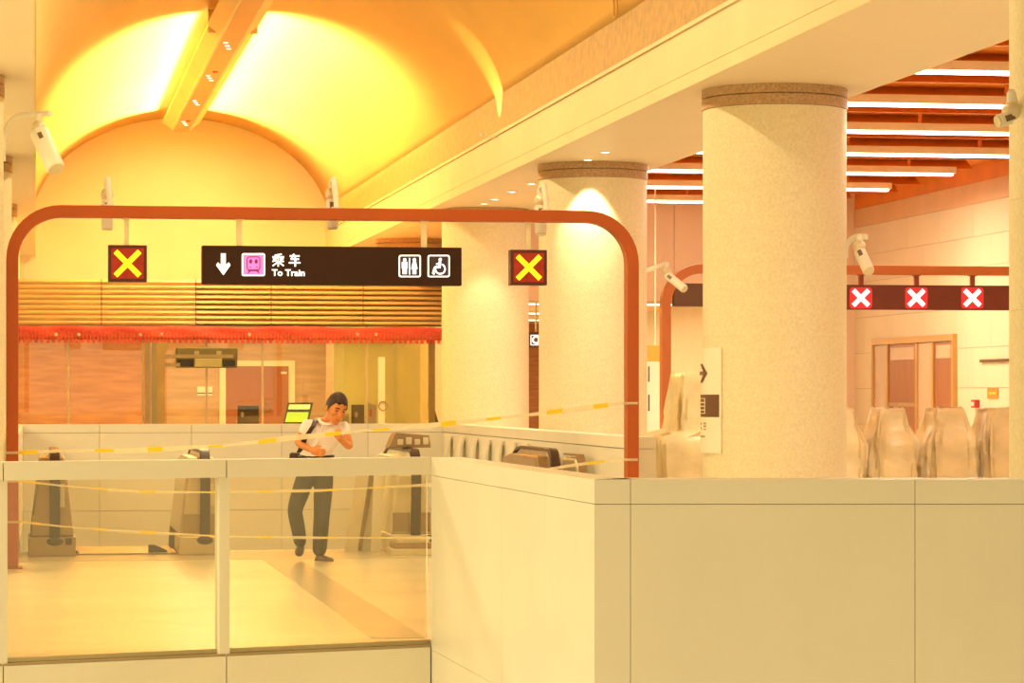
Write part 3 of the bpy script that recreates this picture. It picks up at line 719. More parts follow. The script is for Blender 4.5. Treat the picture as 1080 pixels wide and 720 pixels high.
def curve_arm(w0, top, end, wallz):
    w0, end = Vector(w0), Vector(end); P = [w0, Vector((w0.x, w0.y, wallz))]
    h_ = Vector((end.x - w0.x, end.y - w0.y, 0)); rr = min(.25, h_.length * .6); hn = h_.normalized(); zt = end.z
    for q in range(15, 91, 15): P.append(Vector((w0.x, w0.y, zt - rr)) + hn * (rr - rr * math.cos(R(q))) + Vector((0, 0, rr * math.sin(R(q)))))
    P.append(end); return P
# on the left column
zc = 26.6
pv = W(40.5, 136, zc); en = W(53, 119.5, zc); w0 = W(3, 170, zc + .25)
cctv('white security camera on a curved arm at the upper left edge', w0, pv, W(60, 178, zc - .25), L=.46, r=.088, armpath=curve_arm(w0, None, en, W(3, 145, zc).z))
# on the right side of the large column
zc = 27.6
pv = W(906, 262, zc); en = W(915, 249.5, zc); w0 = W(891.5, 272, zc + .1)
cctv('white security camera on a curved arm right of the large column', w0, pv, W(917, 285, zc - .2), L=.27, r=.058, armpath=curve_arm(w0, None, en, W(891, 262, zc).z))
# dome end seen at the left edge of the right column
zc = 18.6
w0 = W(1072, 118, zc + .35); pv = W(1067, 120, zc)
cctv('security camera poking out from the column at the right picture edge', w0, pv, W(1049, 126, zc - .05), L=.085, r=.045, armpath=[w0, pv + Vector((0, 0, .14))])
# between the columns
zc = 36.5
pv = W(703, 288, zc); w0 = W(682.5, 286, zc + .1)
cctv('pale security camera between the two nearest whole columns', w0, pv, W(722, 303, zc - .2), L=.33, r=.055, armpath=[w0 - Vector((.03, 0, 0)), pv + Vector((0, 0, .13))])
# three on the big portal frame
for px, lb_ in ((113, 'small security camera hanging behind the portal frame beside the left lane signal'), (350, 'small security camera above the middle of the big portal frame'), (570, 'small security camera above the big portal frame beside the right lane signal')):
    Yb = YP + .30; top = FP(px, 192 if px < 500 else 199, Yb)
    pv = Vector((top.x, Yb, top.z - .14))
    base = Vector((top.x + .02, YP + .06, pzb + .115))
    t = cctv(lb_, base, pv, pv + Vector((0, -.12 if px > 200 else -.05, -1)), L=.27, r=.058, armpath=[base, base + Vector((0, .0, .05)), Vector((top.x + .0, YP + .12, top.z + .02)), Vector((top.x, Yb, top.z))])
    MB().box(base.x - .05, base.x + .05, YP - .02, YP + .085, pzb + .116, pzb + .13).build('mount_plate', 'cctv', t)

# ------------------------------------------------------------------ service booth behind the parapet
YB = 48.0; YBB = 51.4; XB0, XB1 = -3.0, 6.9
zsl0, zsl1 = FP(240, 343.5, YB).z, FP(240, 295.5, YB).z
bo = thing('service_booth', 'glazed service booth with wood-clad back wall under copper slats', 'booth', (2, YB, 0))
MB().box(XB0, XB1, YB - .05, YBB + .1, zsl0 + .1, zsl0 + .16).build('roof', 'soffit', bo)
xg = FP(345, 0, YBB - .1).x
MB().box(XB0, xg, YBB, YBB + .1, 0, zsl0 + .1).build('wood_wall', 'woodwall', bo)
MB().box(xg, XB1, YBB, YBB + .1, 0, zsl0 + .1).build('green_wall', 'greenwall', bo)
for px in (120, 175, 318): pass
MB().box(FP(176, 0, YBB).x, xg, YBB - .012, YBB, 0, zsl0 + .1).build('pale_wood_panel', 'woodwallpale', bo)
MB().box(XB0, XB1, YB - .02, YB + .16, 0, 1.05).build('front_panel', 'panel', bo)
MB().box(XB0, XB1, YB - .04, YB + .8, 1.05, 1.09).build('counter', 'panel', bo)
mx_ = [XB0] + [FP(p, 0, YB).x for p in (72, 151, 218, 277, 387)] + [XB1]
for i, (a, b) in enumerate(zip(mx_[:-1], mx_[1:])):
    MB().box(a + .02, b - .02, YB + .03, YB + .042, 1.095, zsl0 - .005).build('pane', 'boothglass', bo)
    MB().box(b - .018, b + .018, YB + .01, YB + .06, 1.095, zsl0 - .005).build('mullion', 'mullion', bo)
# green glass partition inside
x0, x1 = FP(352, 0, YBB - .7).x, FP(451, 0, YBB - .7).x
MB().box(x0, x1, YBB - .7, YBB - .69, 0.02, zsl0).build('green_partition', 'greenglass', bo)
MB().box(x0 - .14, x0 - .01, YBB - .74, YBB - .66, 0, zsl0).build('partition_post', 'woodwallpale', bo)
x2 = FP(403, 0, YBB - .75).x; MB().box(x2 - .07, x2 + .05, YBB - .76, YBB - .72, 0.02, FP(403, 377, YBB).z).build('partition_stile', 'doorframe', bo)
x2 = FP(455, 0, YB + .3).x; MB().box(x2 - .06, x2 + .05, YB + .2, YB + .3, 1.09, zsl0).build('brown_post', 'khaki', bo)
hc = FP(404, 428, YBB - .78); MB().tube([hc + Vector((.08 * math.cos(R(q)), 0, .08 * math.sin(R(q)))) for q in range(0, 361, 24)], .011, 6, cap=False).build('ring_handle', 'khaki', bo)
for x_ in (0.5, 3.0, 5.6):
    MB().box(x_ - .6, x_ + .6, YB + 1.4, YB + 1.6, zsl0 + .06, zsl0 + .099).build('ceiling_lamp', 'ledfar', bo)
lamp('booth_light', 'AREA', (2, YB + 1.3, zsl0 + .04), 170, (2, YB + 1.5, 0), bo, shape='RECTANGLE', size=8.5, size_y=1.2, color=(1, .80, .42))
# door inside the booth
d0, d1 = FP(238, 0, YBB - .03), FP(304.5, 0, YBB - .03); dt = FP(270, 386, YBB - .03).z
do = thing('door_2', 'orange-brown door with pale frame inside the service booth', 'door', ((d0.x + d1.x) / 2, YBB - .05, 0), kind='structure')
MB().box(d0.x, d1.x, YBB - .05, YBB - .013, .01, dt).build('leaf', 'doororange', do)
for a in (d0.x - .11, d1.x): MB().box(a, a + .11, YBB - .06, YBB - .012, 0, dt).build('jamb', 'doorframe', do)
MB().box(d0.x - .11, d1.x + .11, YBB - .06, YBB - .012, dt, dt + .10).build('head', 'doorframe', do)
hc = FP(280, 429, YBB - .07); MB().tube([hc + Vector((.075 * math.cos(R(q)), 0, .075 * math.sin(R(q)))) for q in range(0, 361, 24)], .010, 6, cap=False).build('ring_handle', 'khaki', do)
q = FP(300, 393, YBB - .055); MB().box(q.x - .06, q.x + .04, YBB - .056, YBB - .05, q.z - .02, q.z + .02).build('door_label', 'signwhite', do)
# wall notice
a, b = FP(208, 417, YBB - .03), FP(224, 407.5, YBB - .03)
n_ = thing('notice_plate', 'white notice with a dark line on the wood wall left of the booth door', 'notice', tuple(a))
MB().box(a.x, b.x, YBB - .03, YBB - .013, a.z, b.z).build('plate', 'signwhite', n_)
zz = FP(210, 414.5, YBB).z; MB().box(a.x, b.x, YBB - .034, YBB - .03, zz - .012, zz + .012).build('dark_line', 'machine', n_)
# copper slat screen
sl = thing('slat_screen', 'screen of horizontal copper slats above the red netting', 'screen', (2, YB - .1, zsl0))
mxs = [XB0] + [FP(p, 0, YB - .1).x for p in (107, 206.5, 286, 383)] + [XB1]
ns = 9; ph = (zsl1 - zsl0) / ns
MB().box(XB0, XB1, YB + .02, YB + .05, zsl0, zsl1 - .01).build('backing', 'copperdark', sl)
for i, (a, b) in enumerate(zip(mxs[:-1], mxs[1:])):
    for k in range(ns):
        z = zsl0 + ph * k; gap_ = .004 if i < 2 else .024
        MB().prism([(a + .008, YB - .10, z + gap_), (a + .008, YB - .13, z + ph * .5), (a + .008, YB - .10, z + ph - .004), (a + .008, YB - .07, z + ph - .004), (a + .008, YB - .07, z + gap_)], (b - a - .016, 0, 0)).build('slat', 'copper', sl)
    MB().box(a - .02, a + .02, YB - .07, YB + .02, zsl0, zsl1).build('bracket', 'copperdark', sl)
for px in (130, 247, 312, 378): 
    x = FP(px, 0, YB).x; MB().box(x - .015, x + .015, YB - .068, YB + .02, zsl0, zsl1).build('bracket', 'copperdark', sl)
# red netting: a mesh band made of strands with a ragged scalloped hem
zn0, zn1 = FP(240, 361.5, YB - .15).z, FP(240, 344.5, YB - .15).z
ne = thing('safety_netting', 'strip of red plastic safety netting hung below the copper slats', 'netting', (2, YB - .15, zn0))
nb = MB(); nu = 300; prevs = None
def nwave(x): return .02 * math.sin(x * 2.1) + .012 * math.sin(x * 7.3 + 1)
cols_ = [XB0 + (XB1 - XB0) * k / nu for k in range(nu + 1)]
vs = []; fs = []
for x in cols_:
    for j in range(5):
        vs.append((x, YB - .16 + nwave(x + j * .2), zn0 + .05 + (zn1 - zn0 - .05) * j / 4 + .012 * math.sin(x * 3.3) * (j == 4)))
for k in range(nu):
    for j in range(4): fs.append((k * 5 + j, k * 5 + 5 + j, k * 5 + 6 + j, k * 5 + 1 + j))
o = MB().add(vs, fs).build('mesh_sheet', 'net', ne, smooth=True); so = o.modifiers.new('t', 'SOLIDIFY'); so.thickness = .008
x = XB0 + .03; hem = MB()
while x < XB1 - .05:
    hem.box(x, x + .055, YB - .165 + nwave(x), YB - .157 + nwave(x), zn0 - .005, zn0 + .055); x += .095
hm = hem.build('hem_loops', 'net', ne); hm['kind'] = 'stuff'
st = MB(); x = XB0 + .05
while x < XB1 - .05:
    st.box(x, x + .012, YB - .182 + nwave(x), YB - .166 + nwave(x), zn0 + .05, zn0 + .16); x += .06
z = zn0 + .06
s2 = st.build('strands', 'tapemark', ne); s2['kind'] = 'stuff'
for px in (59, 83, 148, 171, 263, 377, 397):
    c = FP(px, 352.5, YB - .2); MB().ball((c.x, YB - .178, c.z), .03, .012, .03, 8).build('cable_tie', 'tapewhite', ne)
# post with bracket and machine in front of the booth glass
YQ = 47.3
pt = thing('equipment_post', 'khaki steel post with brackets standing in front of the booth glass', 'post', tuple(FP(164, 0, YQ).xy) + (0,))
q = [FP(p, 0, YQ).x for p in (153, 158, 160, 165, 175)]; zt = FP(165, 361, YQ).z
MB().box(q[0], q[1], YQ - .05, YQ + .05, 0, zt).build('upright', 'khakigrey', pt)
MB().box(q[1] + .01, q[2] - .002, YQ - .03, YQ + .03, 0, zt).build('upright', 'mullion', pt)
MB().box(q[2], q[3], YQ - .05, YQ + .05, 0, zt).build('upright', 'khakigrey', pt)
MB().prism([(q[3], YQ - .06, 0), (q[4] - .02, YQ - .06, 0), (q[4] - .02, YQ - .06, zt - .2), (q[4] + .05, YQ - .06, zt), (q[3], YQ - .06, zt)], (0, .12, 0)).build('upright', 'khaki', pt)
for py in (375.5, 384.5):
    c = FP(180, py, YQ); MB().box(q[4] - .03, FP(246 if py < 380 else 190, 0, YQ).x, YQ - .03, YQ + .02, c.z - .03, c.z + .03).build('bracket', 'khakigrey', pt)
a, b = FP(186.5, 387.5, YQ - .1), FP(251, 366.5, YQ - .1)
mc = thing('bracket_machine', 'dark olive machine with pale centre box on the post bracket above the booth counter', 'machine', tuple(a))
MB().box(a.x, b.x, YQ + .022, YQ + .30, a.z, b.z).build('casing', 'machine', mc, bevel=.015)
u = FP(205, 0, YQ).x; v = FP(234, 0, YQ).x
MB().box(u, v, YQ - .06, YQ + .022, a.z + .01, FP(210, 378, YQ).z).build('centre_box', 'machinepale', mc, bevel=.01)
for p in (207.5, 231): x = FP(p, 0, YQ).x; MB().box(x - .04, x + .04, YQ - .01, YQ + .022, FP(p, 377, YQ).z + .03, FP(p, 370, YQ).z).build('lug', 'machinepale', mc)
MB().box(a.x + .02, u - .02, YQ + .01, YQ + .022, a.z + .02, FP(200, 379.5, YQ).z).build('vent', 'black', mc)
MB().box(v + .02, v + .22, YQ + .01, YQ + .022, a.z + .02, FP(200, 379.5, YQ).z).build('vent', 'black', mc)
# screens on the counter
YM = YB + .35
def monitor(px0, px1, py0, label, m='monitorblack', tilt=0):
    a, b = FP(px0, 446, YM), FP(px1, py0, YM)
    t = thing('monitor', label, 'monitor', ((a.x + b.x) / 2, YM, 1.09))
    MB().box(a.x, b.x, YM - .03, YM + .03, 1.15, b.z).build('casing', m, t, bevel=.008)
    MB().box((a.x + b.x) / 2 - .1, (a.x + b.x) / 2 + .1, YM - .06, YM + .06, 1.09, 1.105).build('foot', 'black', t)
    MB().box((a.x + b.x) / 2 - .03, (a.x + b.x) / 2 + .03, YM + .0, YM + .03, 1.10, 1.2).build('stand', 'black', t)
    c = FP(px0 + 5, 437, YM); MB().lathe([(0, 0), (.035, 0), (.035, .01), (0, .01)], (0, 0, 0), 12)
    MB().ball((c.x, YM - .031, c.z), .03, .006, .05, 10).build('badge', 'greybox', t)
    return t
monitor(250.5, 273, 427.5, 'black monitor back on the booth counter in front of the orange door')
monitor(370.5, 384, 426.5, 'upright black box monitor on the counter right of the man')
t = thing('tilted_screen', 'tilted screen with yellow-green display on the counter behind the man', 'monitor', tuple(FP(315, 446, YM - .1).xy) + (1.09,))
def tilt(pts, off, th, name, m): 
    P = [FP(x, y, YM - .1 + off) + Vector((0, (446 - y) * .006, 0)) for x, y in pts]; MB().prism(P, (0, -th, 0)).build(name, m, t)
tilt([(298.5, 446.5), (304, 424.5), (331, 424.5), (325, 446.5)], 0, .03, 'casing', 'monitorblack')
tilt([(300.5, 445), (303.6, 434.5), (326, 434.5), (323.6, 445)], -.03, .004, 'display', 'screengreen')
tilt([(304.4, 431.5), (305.8, 426.5), (328.2, 426.5), (327, 431.5)], -.03, .004, 'header_bar', 'screenpale')
MB().box(FP(306, 0, YM).x, FP(320, 0, YM).x, YM - .08, YM + .1, 1.09, 1.14).build('stand', 'black', t)
a, b = FP(385, 446, YM + .05), FP(396, 424, YM + .05)
t = thing('file_holder', 'grey file holder with red label beside the black box on the counter', 'holder', ((a.x + b.x) / 2, YM + .05, 1.09))
MB().prism([(a.x, YM - .1, 1.09), (b.x, YM - .1, 1.09), (b.x, YM - .1, b.z - .06), (a.x + .02, YM - .1, b.z)], (0, .2, 0)).build('box', 'greybox', t)
c = FP(391, 436, YM - .1); MB().box(c.x - .02, c.x + .02, YM - .106, YM - .1, c.z - .05, c.z + .07).build('label', 'alarmred', t)
a, b = FP(360, 446, YM), FP(368, 436, YM)
tag(MB().box(a.x, b.x, YM - .05, YM + .05, 1.09, b.z).build('grey_case', 'greybox', bevel=.01), 'small grey case on the counter just right of the man', 'case')
a, b = FP(452, 446, YM), FP(462, 425, YM)
t = thing('tablet_stand', 'dark tablet leaning on the counter beside the far column', 'tablet', (a.x, YM, 1.09))
MB().prism([(a.x + .03, YM - .02, 1.09), (b.x + .03, YM - .02, 1.09), (b.x - .09, YM - .02, b.z), (a.x - .02, YM - .02, b.z - .02)], (0, .03, 0)).build('casing', 'monitorblack', t)
MB().box(a.x + .03, b.x, YM + .012, YM + .08, 1.09, 1.12).build('prop', 'black', t)

# ------------------------------------------------------------------ escalators
YN = 29.3                                             # newel fronts
def balustrade(esc, xc, wb=.22, wt=.13, m='steel', dark='bronze', hr=True, ztop=1.02):
    """steel clad balustrade with rounded newel: upright at the landing, then descending"""
    prof = [(YN + .10, .22), (YN + .03, .45), (YN, .62), (YN + .02, ztop - .25), (YN + .10, ztop - .1), (YN + .26, ztop), (YN + 1.9, ztop), (YN + 2.3, ztop - .05), (YN + 2.8, ztop - .25), (YN + 11, ztop - .25 - 8.2 * math.tan(R(30)))]
    low = [(YN + .10, 0.22)]
    # cladding as stacked sections along y
    secs = [(YN + .12, .80), (YN + .22, ztop - .02), (YN + 1.9, ztop - .02), (YN + 2.4, ztop - .07), (YN + 2.9, ztop - .29), (YN + 10.6, ztop - .29 - 7.7 * math.tan(R(30)))]
    base = [(YN + .12, .20), (YN + .22, .20), (YN + 1.9, .2), (YN + 2.4, .2), (YN + 2.9, -.1), (YN + 10.6, -.1 - 7.7 * math.tan(R(30)))]
    vs = []; fs = []
    for (y, zt), (_, z0) in zip(secs, base):
        vs += [(xc - wb, y, z0), (xc + wb, y, z0), (xc + wt, y, zt), (xc - wt, y, zt)]
    for i in range(len(secs) - 1):
        for k in range(4): fs.append((i * 4 + k, i * 4 + (k + 1) % 4, i * 4 + 4 + (k + 1) % 4, i * 4 + 4 + k))
    fs += [(0, 1, 2, 3), tuple((len(secs) - 1) * 4 + k for k in range(4))]
    cl = MB().add(vs, fs).build('balustrade_cladding', m, esc, bevel=.012)
    MB().prism([(xc - .015, y_, z_) for y_, z_ in ((YN + .07, .2), (YN + .05, .45), (YN + .02, .7), (YN + .03, ztop - .14), (YN + .085, ztop - .04), (YN + .2, ztop + .028), (YN + 1.9, ztop + .028), (YN + 2.5, ztop - .09), (YN + 3, ztop - .32), (YN + 3, 0), (YN + .9, .2))], (.09, 0, 0)).build('newel_panel', m, esc)
    MB().box(xc - wb * .9, xc + wb * .9, YN + .105, YN + .12, .22, .42).build('kick_plate', dark, cl)
    MB().box(xc + .07, xc + wt, YN + .10, YN + .119, .50, .74).build('control_plate', 'steelfilm', cl)
    # base box with the handrail inlet
    b = MB().box(xc - wb - .02, xc + wb + .02, YN + .02, YN + .9, .0, .20).build('newel_base', m, esc, bevel=.015)
    MB().ball((xc + .03, YN + .02, .155), .085, .03, .045, 14).build('handrail_inlet', 'rubber', b, smooth=True)
    MB().box(xc + .135, xc + .20, YN + .005, YN + .02, .12, .19).build('push_button', 'rubber', b)
    if hr:
        P = []; N_ = []
        def ad(y, z, ny, nz): P.append(Vector((xc + .03, y, z))); N_.append((0, ny, nz))
        ad(YN + .06, .17, -1, 0); ad(YN + .01, .45, -1, 0); ad(YN - .02, .70, -1, 0); ad(YN - .01, ztop - .16, -1, .1)
        for q in range(20, 91, 14): ad(YN + .19 - .2 * math.cos(R(q)), ztop - .16 + .19 * math.sin(R(q)), -math.cos(R(q)), math.sin(R(q)))
        ad(YN + 1.9, ztop + .03, 0, 1); ad(YN + 2.2, ztop + .0, -.1, 1); ad(YN + 2.5, ztop - .08, .25, 1); ad(YN + 3.0, ztop - .30, .5, .86); ad(YN + 10.6, ztop - .30 - 7.6 * math.tan(R(30)), .5, .86)
        MB().ribbon(P, N_, (.105, 0, 0), .035).build('handrail', 'rubber', esc, bevel=.01)
def escalator(x0, x1, label, m0='steel', m1='steel'):
    e = thing('escalator', label, 'escalator', ((x0 + x1) / 2, YN + .6, 0))
    balustrade(e, x0, m=m0); balustrade(e, x1, m=m1)
    MB().box(x0 + .25, x1 - .25, YN + .2, YN + 1.1, 0.006, .02).build('comb_plate', 'comb', e)
    stm = MB().box(0, x1 - x0 - .5, 0, .42, -.2, 0).mesh('step', 'comb')
    for k in range(16): inst(stm, 'step', e, (x0 + .25, YN + 1.12 + .4 * k, -.0 - .21 * max(0, k - 1)))
    MB().prism([(x0 - .2, YN + 1.2, -.55), (x0 - .2, YN + 1.2, -.25), (x0 - .2, YN + 2.8, -.35), (x0 - .2, YN + 10.6, -4.9), (x0 - .2, YN + 10.6, -5.2), (x0 - .2, YN + 9.5, -5.2)], (x1 - x0 + .4, 0, 0)).build('truss', 'bronze', e)
    return e
escalator(.16, 1.68, 'escalator going down behind the left glass panel, between two steel newels', 'bronze', 'steel')
e2 = escalator(3.86, 5.33, 'escalator going down right of the walking man, partly wrapped in film', 'steelfilm', 'bronze')
for xx, nm2 in ((5.66, 'slim steel handrail housing between the escalator and the right parapet'),):
    t = thing('handrail_housing', nm2, 'housing', (xx, YN + .7, 0))
    MB().prism([(xx - .06, YN + .1, 0), (xx - .06, YN + .02, .7), (xx - .06, YN + .06, .88), (xx - .06, YN + .2, .98), (xx - .06, YN + .9, .98), (xx - .06, YN + .9, 0)], (.12, 0, 0)).build('body', 'steelfilm', t, bevel=.03)
    MB().ribbon([(xx, YN + .0, .5), (xx, YN - .01, .7), (xx, YN + .04, .9), (xx, YN + .2, 1.0), (xx, YN + .9, 1.0)], [(0, -1, 0), (0, -1, 0), (0, -.7, .7), (0, 0, 1), (0, 0, 1)], (.09, 0, 0), .02).build('edge_band', 'bronze', t)
# black skirt wedges on the floor by the newels
for px, lb_ in ((73, 'small black guide wedge on the floor right of the left escalator newel'), (167, 'small black guide wedge on the floor left of the second escalator newel')):
    c = FP(px, 580, YN + .3); sg = 1 if px < 100 else -1
    t = thing('guide_wedge', lb_, 'wedge', (c.x, YN + .4, 0))
    MB().prism([(c.x - .10, YN + .3, .012), (c.x + .10, YN + .3, .012), (c.x + .09, YN + .3, .04), (c.x - .04, YN + .3, .10), (c.x - .10, YN + .3, .10)], (0, .1, 0)).build('body', 'rubber', t, bevel=.006)
    MB().box(c.x - .11, c.x + .11, YN + .28, YN + .44, 0, .012).build('foot', 'bronze', t)
# film-wrapped boards leaning on the second escalator
t = thing('leaning_boards', 'pale boards leaning against the right escalator newel', 'boards', (3.4, YN + .5, 0))
for (xb, xt, yy, wd, mm) in ((376, 391, YN + .45, .14, 'steelfilm'), (384, 401, YN + .55, .10, 'bronze'), (393, 406, YN + .65, .16, 'panel'), (404, 408, YN + .35, .10, 'panel')):
    a, b = FP(xb, 0, yy).x - .13, FP(xt, 0, yy).x - .13
    MB().prism([(a, yy, 0), (a + wd, yy, 0), (b + wd, yy, .98), (b, yy, .98)], (0, .03, 0)).build('board', mm, t)
t = thing('steel_kerb', 'low stack of steel trim pieces at the foot of the right escalator', 'trim', (3.9, YN - .15, 0))
for k, (dx, z0, z1) in enumerate(((0, 0, .07), (.03, .07, .12), (.07, .12, .19))):
    MB().box(3.58 + dx, 4.0, YN - .42 + dx * 2, YN - .02, z0, z1).build('trim_piece', 'steelfilm' if k % 2 == 0 else 'bronze', t, bevel=.008)
t = thing('parts_tray', 'tray of small steel parts resting on the right escalator balustrade', 'tray', (3.86, YN + .7, 1.09))
zt = 1.09
MB().prism([(3.66, YN + .5, zt), (4.12, YN + .5, zt), (4.10, YN + .5, zt + .13), (3.74, YN + .5, zt + .16)], (0, .3, 0)).build('tray', 'bronze', t, bevel=.01)
for k in range(4): MB().box(3.76 + .09 * k, 3.82 + .09 * k, YN + .47, YN + .5, zt + .03, zt + .09 + .02 * (k % 2)).build('part', 'steelfilm', t, bevel=.008)

# ------------------------------------------------------------------ barrier tape
def tape(label, pts, hw=.019):
    t = thing('barrier_tape', label, 'tape', tuple(pts[0]))
    P = []
    for i in range(len(pts) - 1):
        d = (pts[i + 1] - pts[i]); n = max(1, int(d.length / .14))
        P += [pts[i] + d * (k / n) for k in range(n)]
    P.append(pts[-1])
    for i in range(len(P) - 1):
        a, b = P[i], P[i + 1]; up = Vector((0, 0, hw)) * (1 - .35 * math.sin(i * .7))
        m = ('tapeyellow', 'tapewhite', 'tapewhite', 'tapewhite', 'tapeyellow', 'tapewhite', 'tapewhite')[i % 7]
        MB().prism([a - up, b - up, b + up, a + up], (0, .002, 0)).build('tape_segment', m, t)
    return t
YT = YP - .105
def tp(lst, Y=YT): return [FP(x, y, Y) for x, y in lst]
tape('upper yellow and white barrier tape sagging between the portal posts in front of the man', tp([(20, 477), (80, 475), (140, 475), (235, 470), (310, 461.5), (375, 455), (465, 447.5), (560, 437), (610, 431), (657, 425)]))
tape('middle yellow and white barrier tape below the glass rail, tied to the right post', tp([(20, 507), (64, 512), (147, 518.5), (235, 519), (340, 517), (455, 511), (560, 498), (600, 491), (657, 484)]), .011)
tape('lowest yellow barrier tape stretched across the escalator landing', tp([(20, 550), (66, 555), (130, 560), (235, 565.5), (340, 567), (455, 567), (560, 563), (657, 553)]), .010)
for px, py in ((13, 477), (13, 507), (13, 550), (664, 425), (664, 484.5)):
    c = FP(px, py, YP); o = MB().box(c.x - .062, c.x + .062, YP - .096, YP + .096, c.z - .012, c.z + .012).build('tape_wrap', 'tapewhite', pf1)

# ------------------------------------------------------------------ plastic-covered gates
def cover(label, cx_, cy_, prof, group, seed, m='sheet', steps=44, loc=None):
    """prof: list of (z, half width x, half depth y, shift x) from top to floor"""
    r_ = random.Random(seed); ph_ = [r_.uniform(0, 6.28) for _ in range(8)]
    vs = []; fs = []; rows_ = []
    fine = []
    for (z0, a0, b0, s0), (z1, a1, b1, s1) in zip(prof[:-1], prof[1:]):
        n = max(2, int(abs(z1 - z0) / .07) + 1)
        for k in range(n): f = k / n; fine.append((z0 + (z1 - z0) * f, a0 + (a1 - a0) * f, b0 + (b1 - b0) * f, s0 + (s1 - s0) * f))
    fine.append(prof[-1]); zt = prof[0][0]
    for (z, a, b, s) in fine:
        dep = min(1, (zt - z) / .35) * min(1, a / .34)
        for k in range(steps):
            th = 2 * math.pi * k / steps; c_, s_ = math.cos(th), math.sin(th); e = .32
            x = a * math.copysign(abs(c_) ** e, c_); y = b * math.copysign(abs(s_) ** e, s_)
            fo = .030 * math.sin(7 * th + ph_[0] + 1.3 * z) + .022 * math.sin(13 * th + ph_[1] - 2.2 * z) + .018 * math.sin(4 * th + ph_[2] + 5 * z) + .012 * math.sin(21 * th + ph_[3] + 9 * z)
            q = 1 + dep * (fo * .9 + r_.uniform(-.011, .011)) / max(a, .2)
            vs.append((cx_ + s + x * q, cy_ + y * q, max(z + (.012 * math.sin(5 * th + ph_[4]) + r_.uniform(-.012, .012)) * (z > .1), 0)))
    n = len(fine)
    for i in range(n - 1):
        for k in range(steps): fs.append((i * steps + k, i * steps + (k + 1) % steps, (i + 1) * steps + (k + 1) % steps, (i + 1) * steps + k))
    fs.append(tuple(range(steps)))
    t = thing('covered_gate', label, 'gate', (cx_, cy_, 0), group)
    MB().add(vs, fs).build('plastic_cover', m, t, smooth=True, sharp=32)
    z0 = prof[0]
    MB().box(cx_ + z0[3] - z0[1] * .8, cx_ + z0[3] + z0[1] * .8, cy_ - z0[2] * .8, cy_ + z0[2] * .8, 0, z0[0] - .05).build('gate_body', 'steel', t)
    return t
YC = 36.6
labs = ['ticket gate under beige plastic sheet right beside the large column, mostly hidden', 'ticket gate under crumpled beige plastic sheet in front of the glazed door, left one',
        'ticket gate under crumpled beige plastic sheet in front of the glazed door, right one', 'ticket gate under beige plastic sheet beside the column at the right edge']
for i, (px, hw_) in enumerate(((884, 16), (936, 18.5), (996.5, 21), (1052, 20))):
    c = FP(px, 430, YC); s_ = F / (YC * CT + c.x * ST)
    cover(labs[i], c.x, c.y, [(EYE - 14 / s_, hw_ / s_ - .07, .26, 0), (EYE - 17 / s_, hw_ / s_ - .05, .29, 0), (1.25, hw_ / s_ - .02, .31, .01 * (-1) ** i), (1.02, hw_ / s_ + .06, .40, .01), (.0, hw_ / s_ + .05, .46, 0)], 'covered ticket gates', 11 + i)
c = FP(727, 392, 31.2)
cover('tall stepped machine under beige plastic sheet behind the left side of the large column', c.x, c.y, [(EYE + .24, .17, .3, .02), (EYE + .20, .19, .32, .02), (1.25, .235, .36, .02), (1.19, .36, .40, -.13), (1.12, .385, .42, -.135), (.5, .40, .45, -.12), (0, .42, .5, -.10)], 'covered ticket gates', 31)
# white info board and small orange sign in the passage
b0 = FP(684, 450, 44.5); b1 = FP(697, 372, 44.5)
t = thing('info_board', 'tall white board with thin dark lines in the gap beside the second column', 'board', (b1.x, 44.5, 0))
MB().box(b0.x - .5, b1.x + .1, 44.47, 44.53, .1, b1.z).build('panel', 'signwhite', t)
for x in (b0.x - .4, b1.x): MB().box(x - .03, x + .03, 44.46, 44.54, 0, .1).build('foot', 'greybox', t)
x = FP(685, 0, 44.5).x
for (ya, yb) in ((385, 402), (416, 434)): MB().box(x - .03, x - .005, 44.464, 44.47, FP(0, yb, 44.5).z, FP(0, ya, 44.5).z).build('dark_line', 'textbrown', t)
a, b = FP(683, 381, 43), FP(697, 364, 43)
t = thing('orange_sign', 'small orange sign hanging in the gap beside the second column', 'sign', (a.x, 43, a.z))
MB().box(a.x - .1, b.x, 42.97, 43.03, a.z, b.z).build('panel', 'orange', t, bevel=.01)
MB().box(b.x - .1, b.x - .08, 42.99, 43.01, b.z, cz).build('hanger_rod', 'rodcream', t)

# ------------------------------------------------------------------ the man
ZP = 28.05
def pp(px, py, dz=0): return W(px, py, ZP + dz)
man = thing('person', 'person in a pale short-sleeved shirt and dark trousers walking past the escalators, looking down', 'person', tuple(pp(336, 0).xy) + (0,))
def skin_mesh(nodes, edges, sub=2):
    me = bpy.data.meshes.new('tmp'); names = list(nodes); me.from_pydata([nodes[n][0] for n in names], [(names.index(a), names.index(b)) for a, b in edges], [])
    o = bpy.data.objects.new('tmp', me); COL.objects.link(o); m = o.modifiers.new('s', 'SKIN'); m.use_smooth_shade = True
    for i, n in enumerate(names):
        r = nodes[n][1]; me.skin_vertices[0].data[i].radius = (r, r) if not isinstance(r, tuple) else r; me.skin_vertices[0].data[i].use_root = (i == 0)
    s = o.modifiers.new('u', 'SUBSURF'); s.levels = sub; s.render_levels = sub
    dg = bpy.context.evaluated_depsgraph_get(); out = bpy.data.meshes.new_from_object(o.evaluated_get(dg)); bpy.data.objects.remove(o)
    b = MB(); b.add([v.co.copy() for v in out.vertices], [tuple(p.vertices) for p in out.polygons]); return b
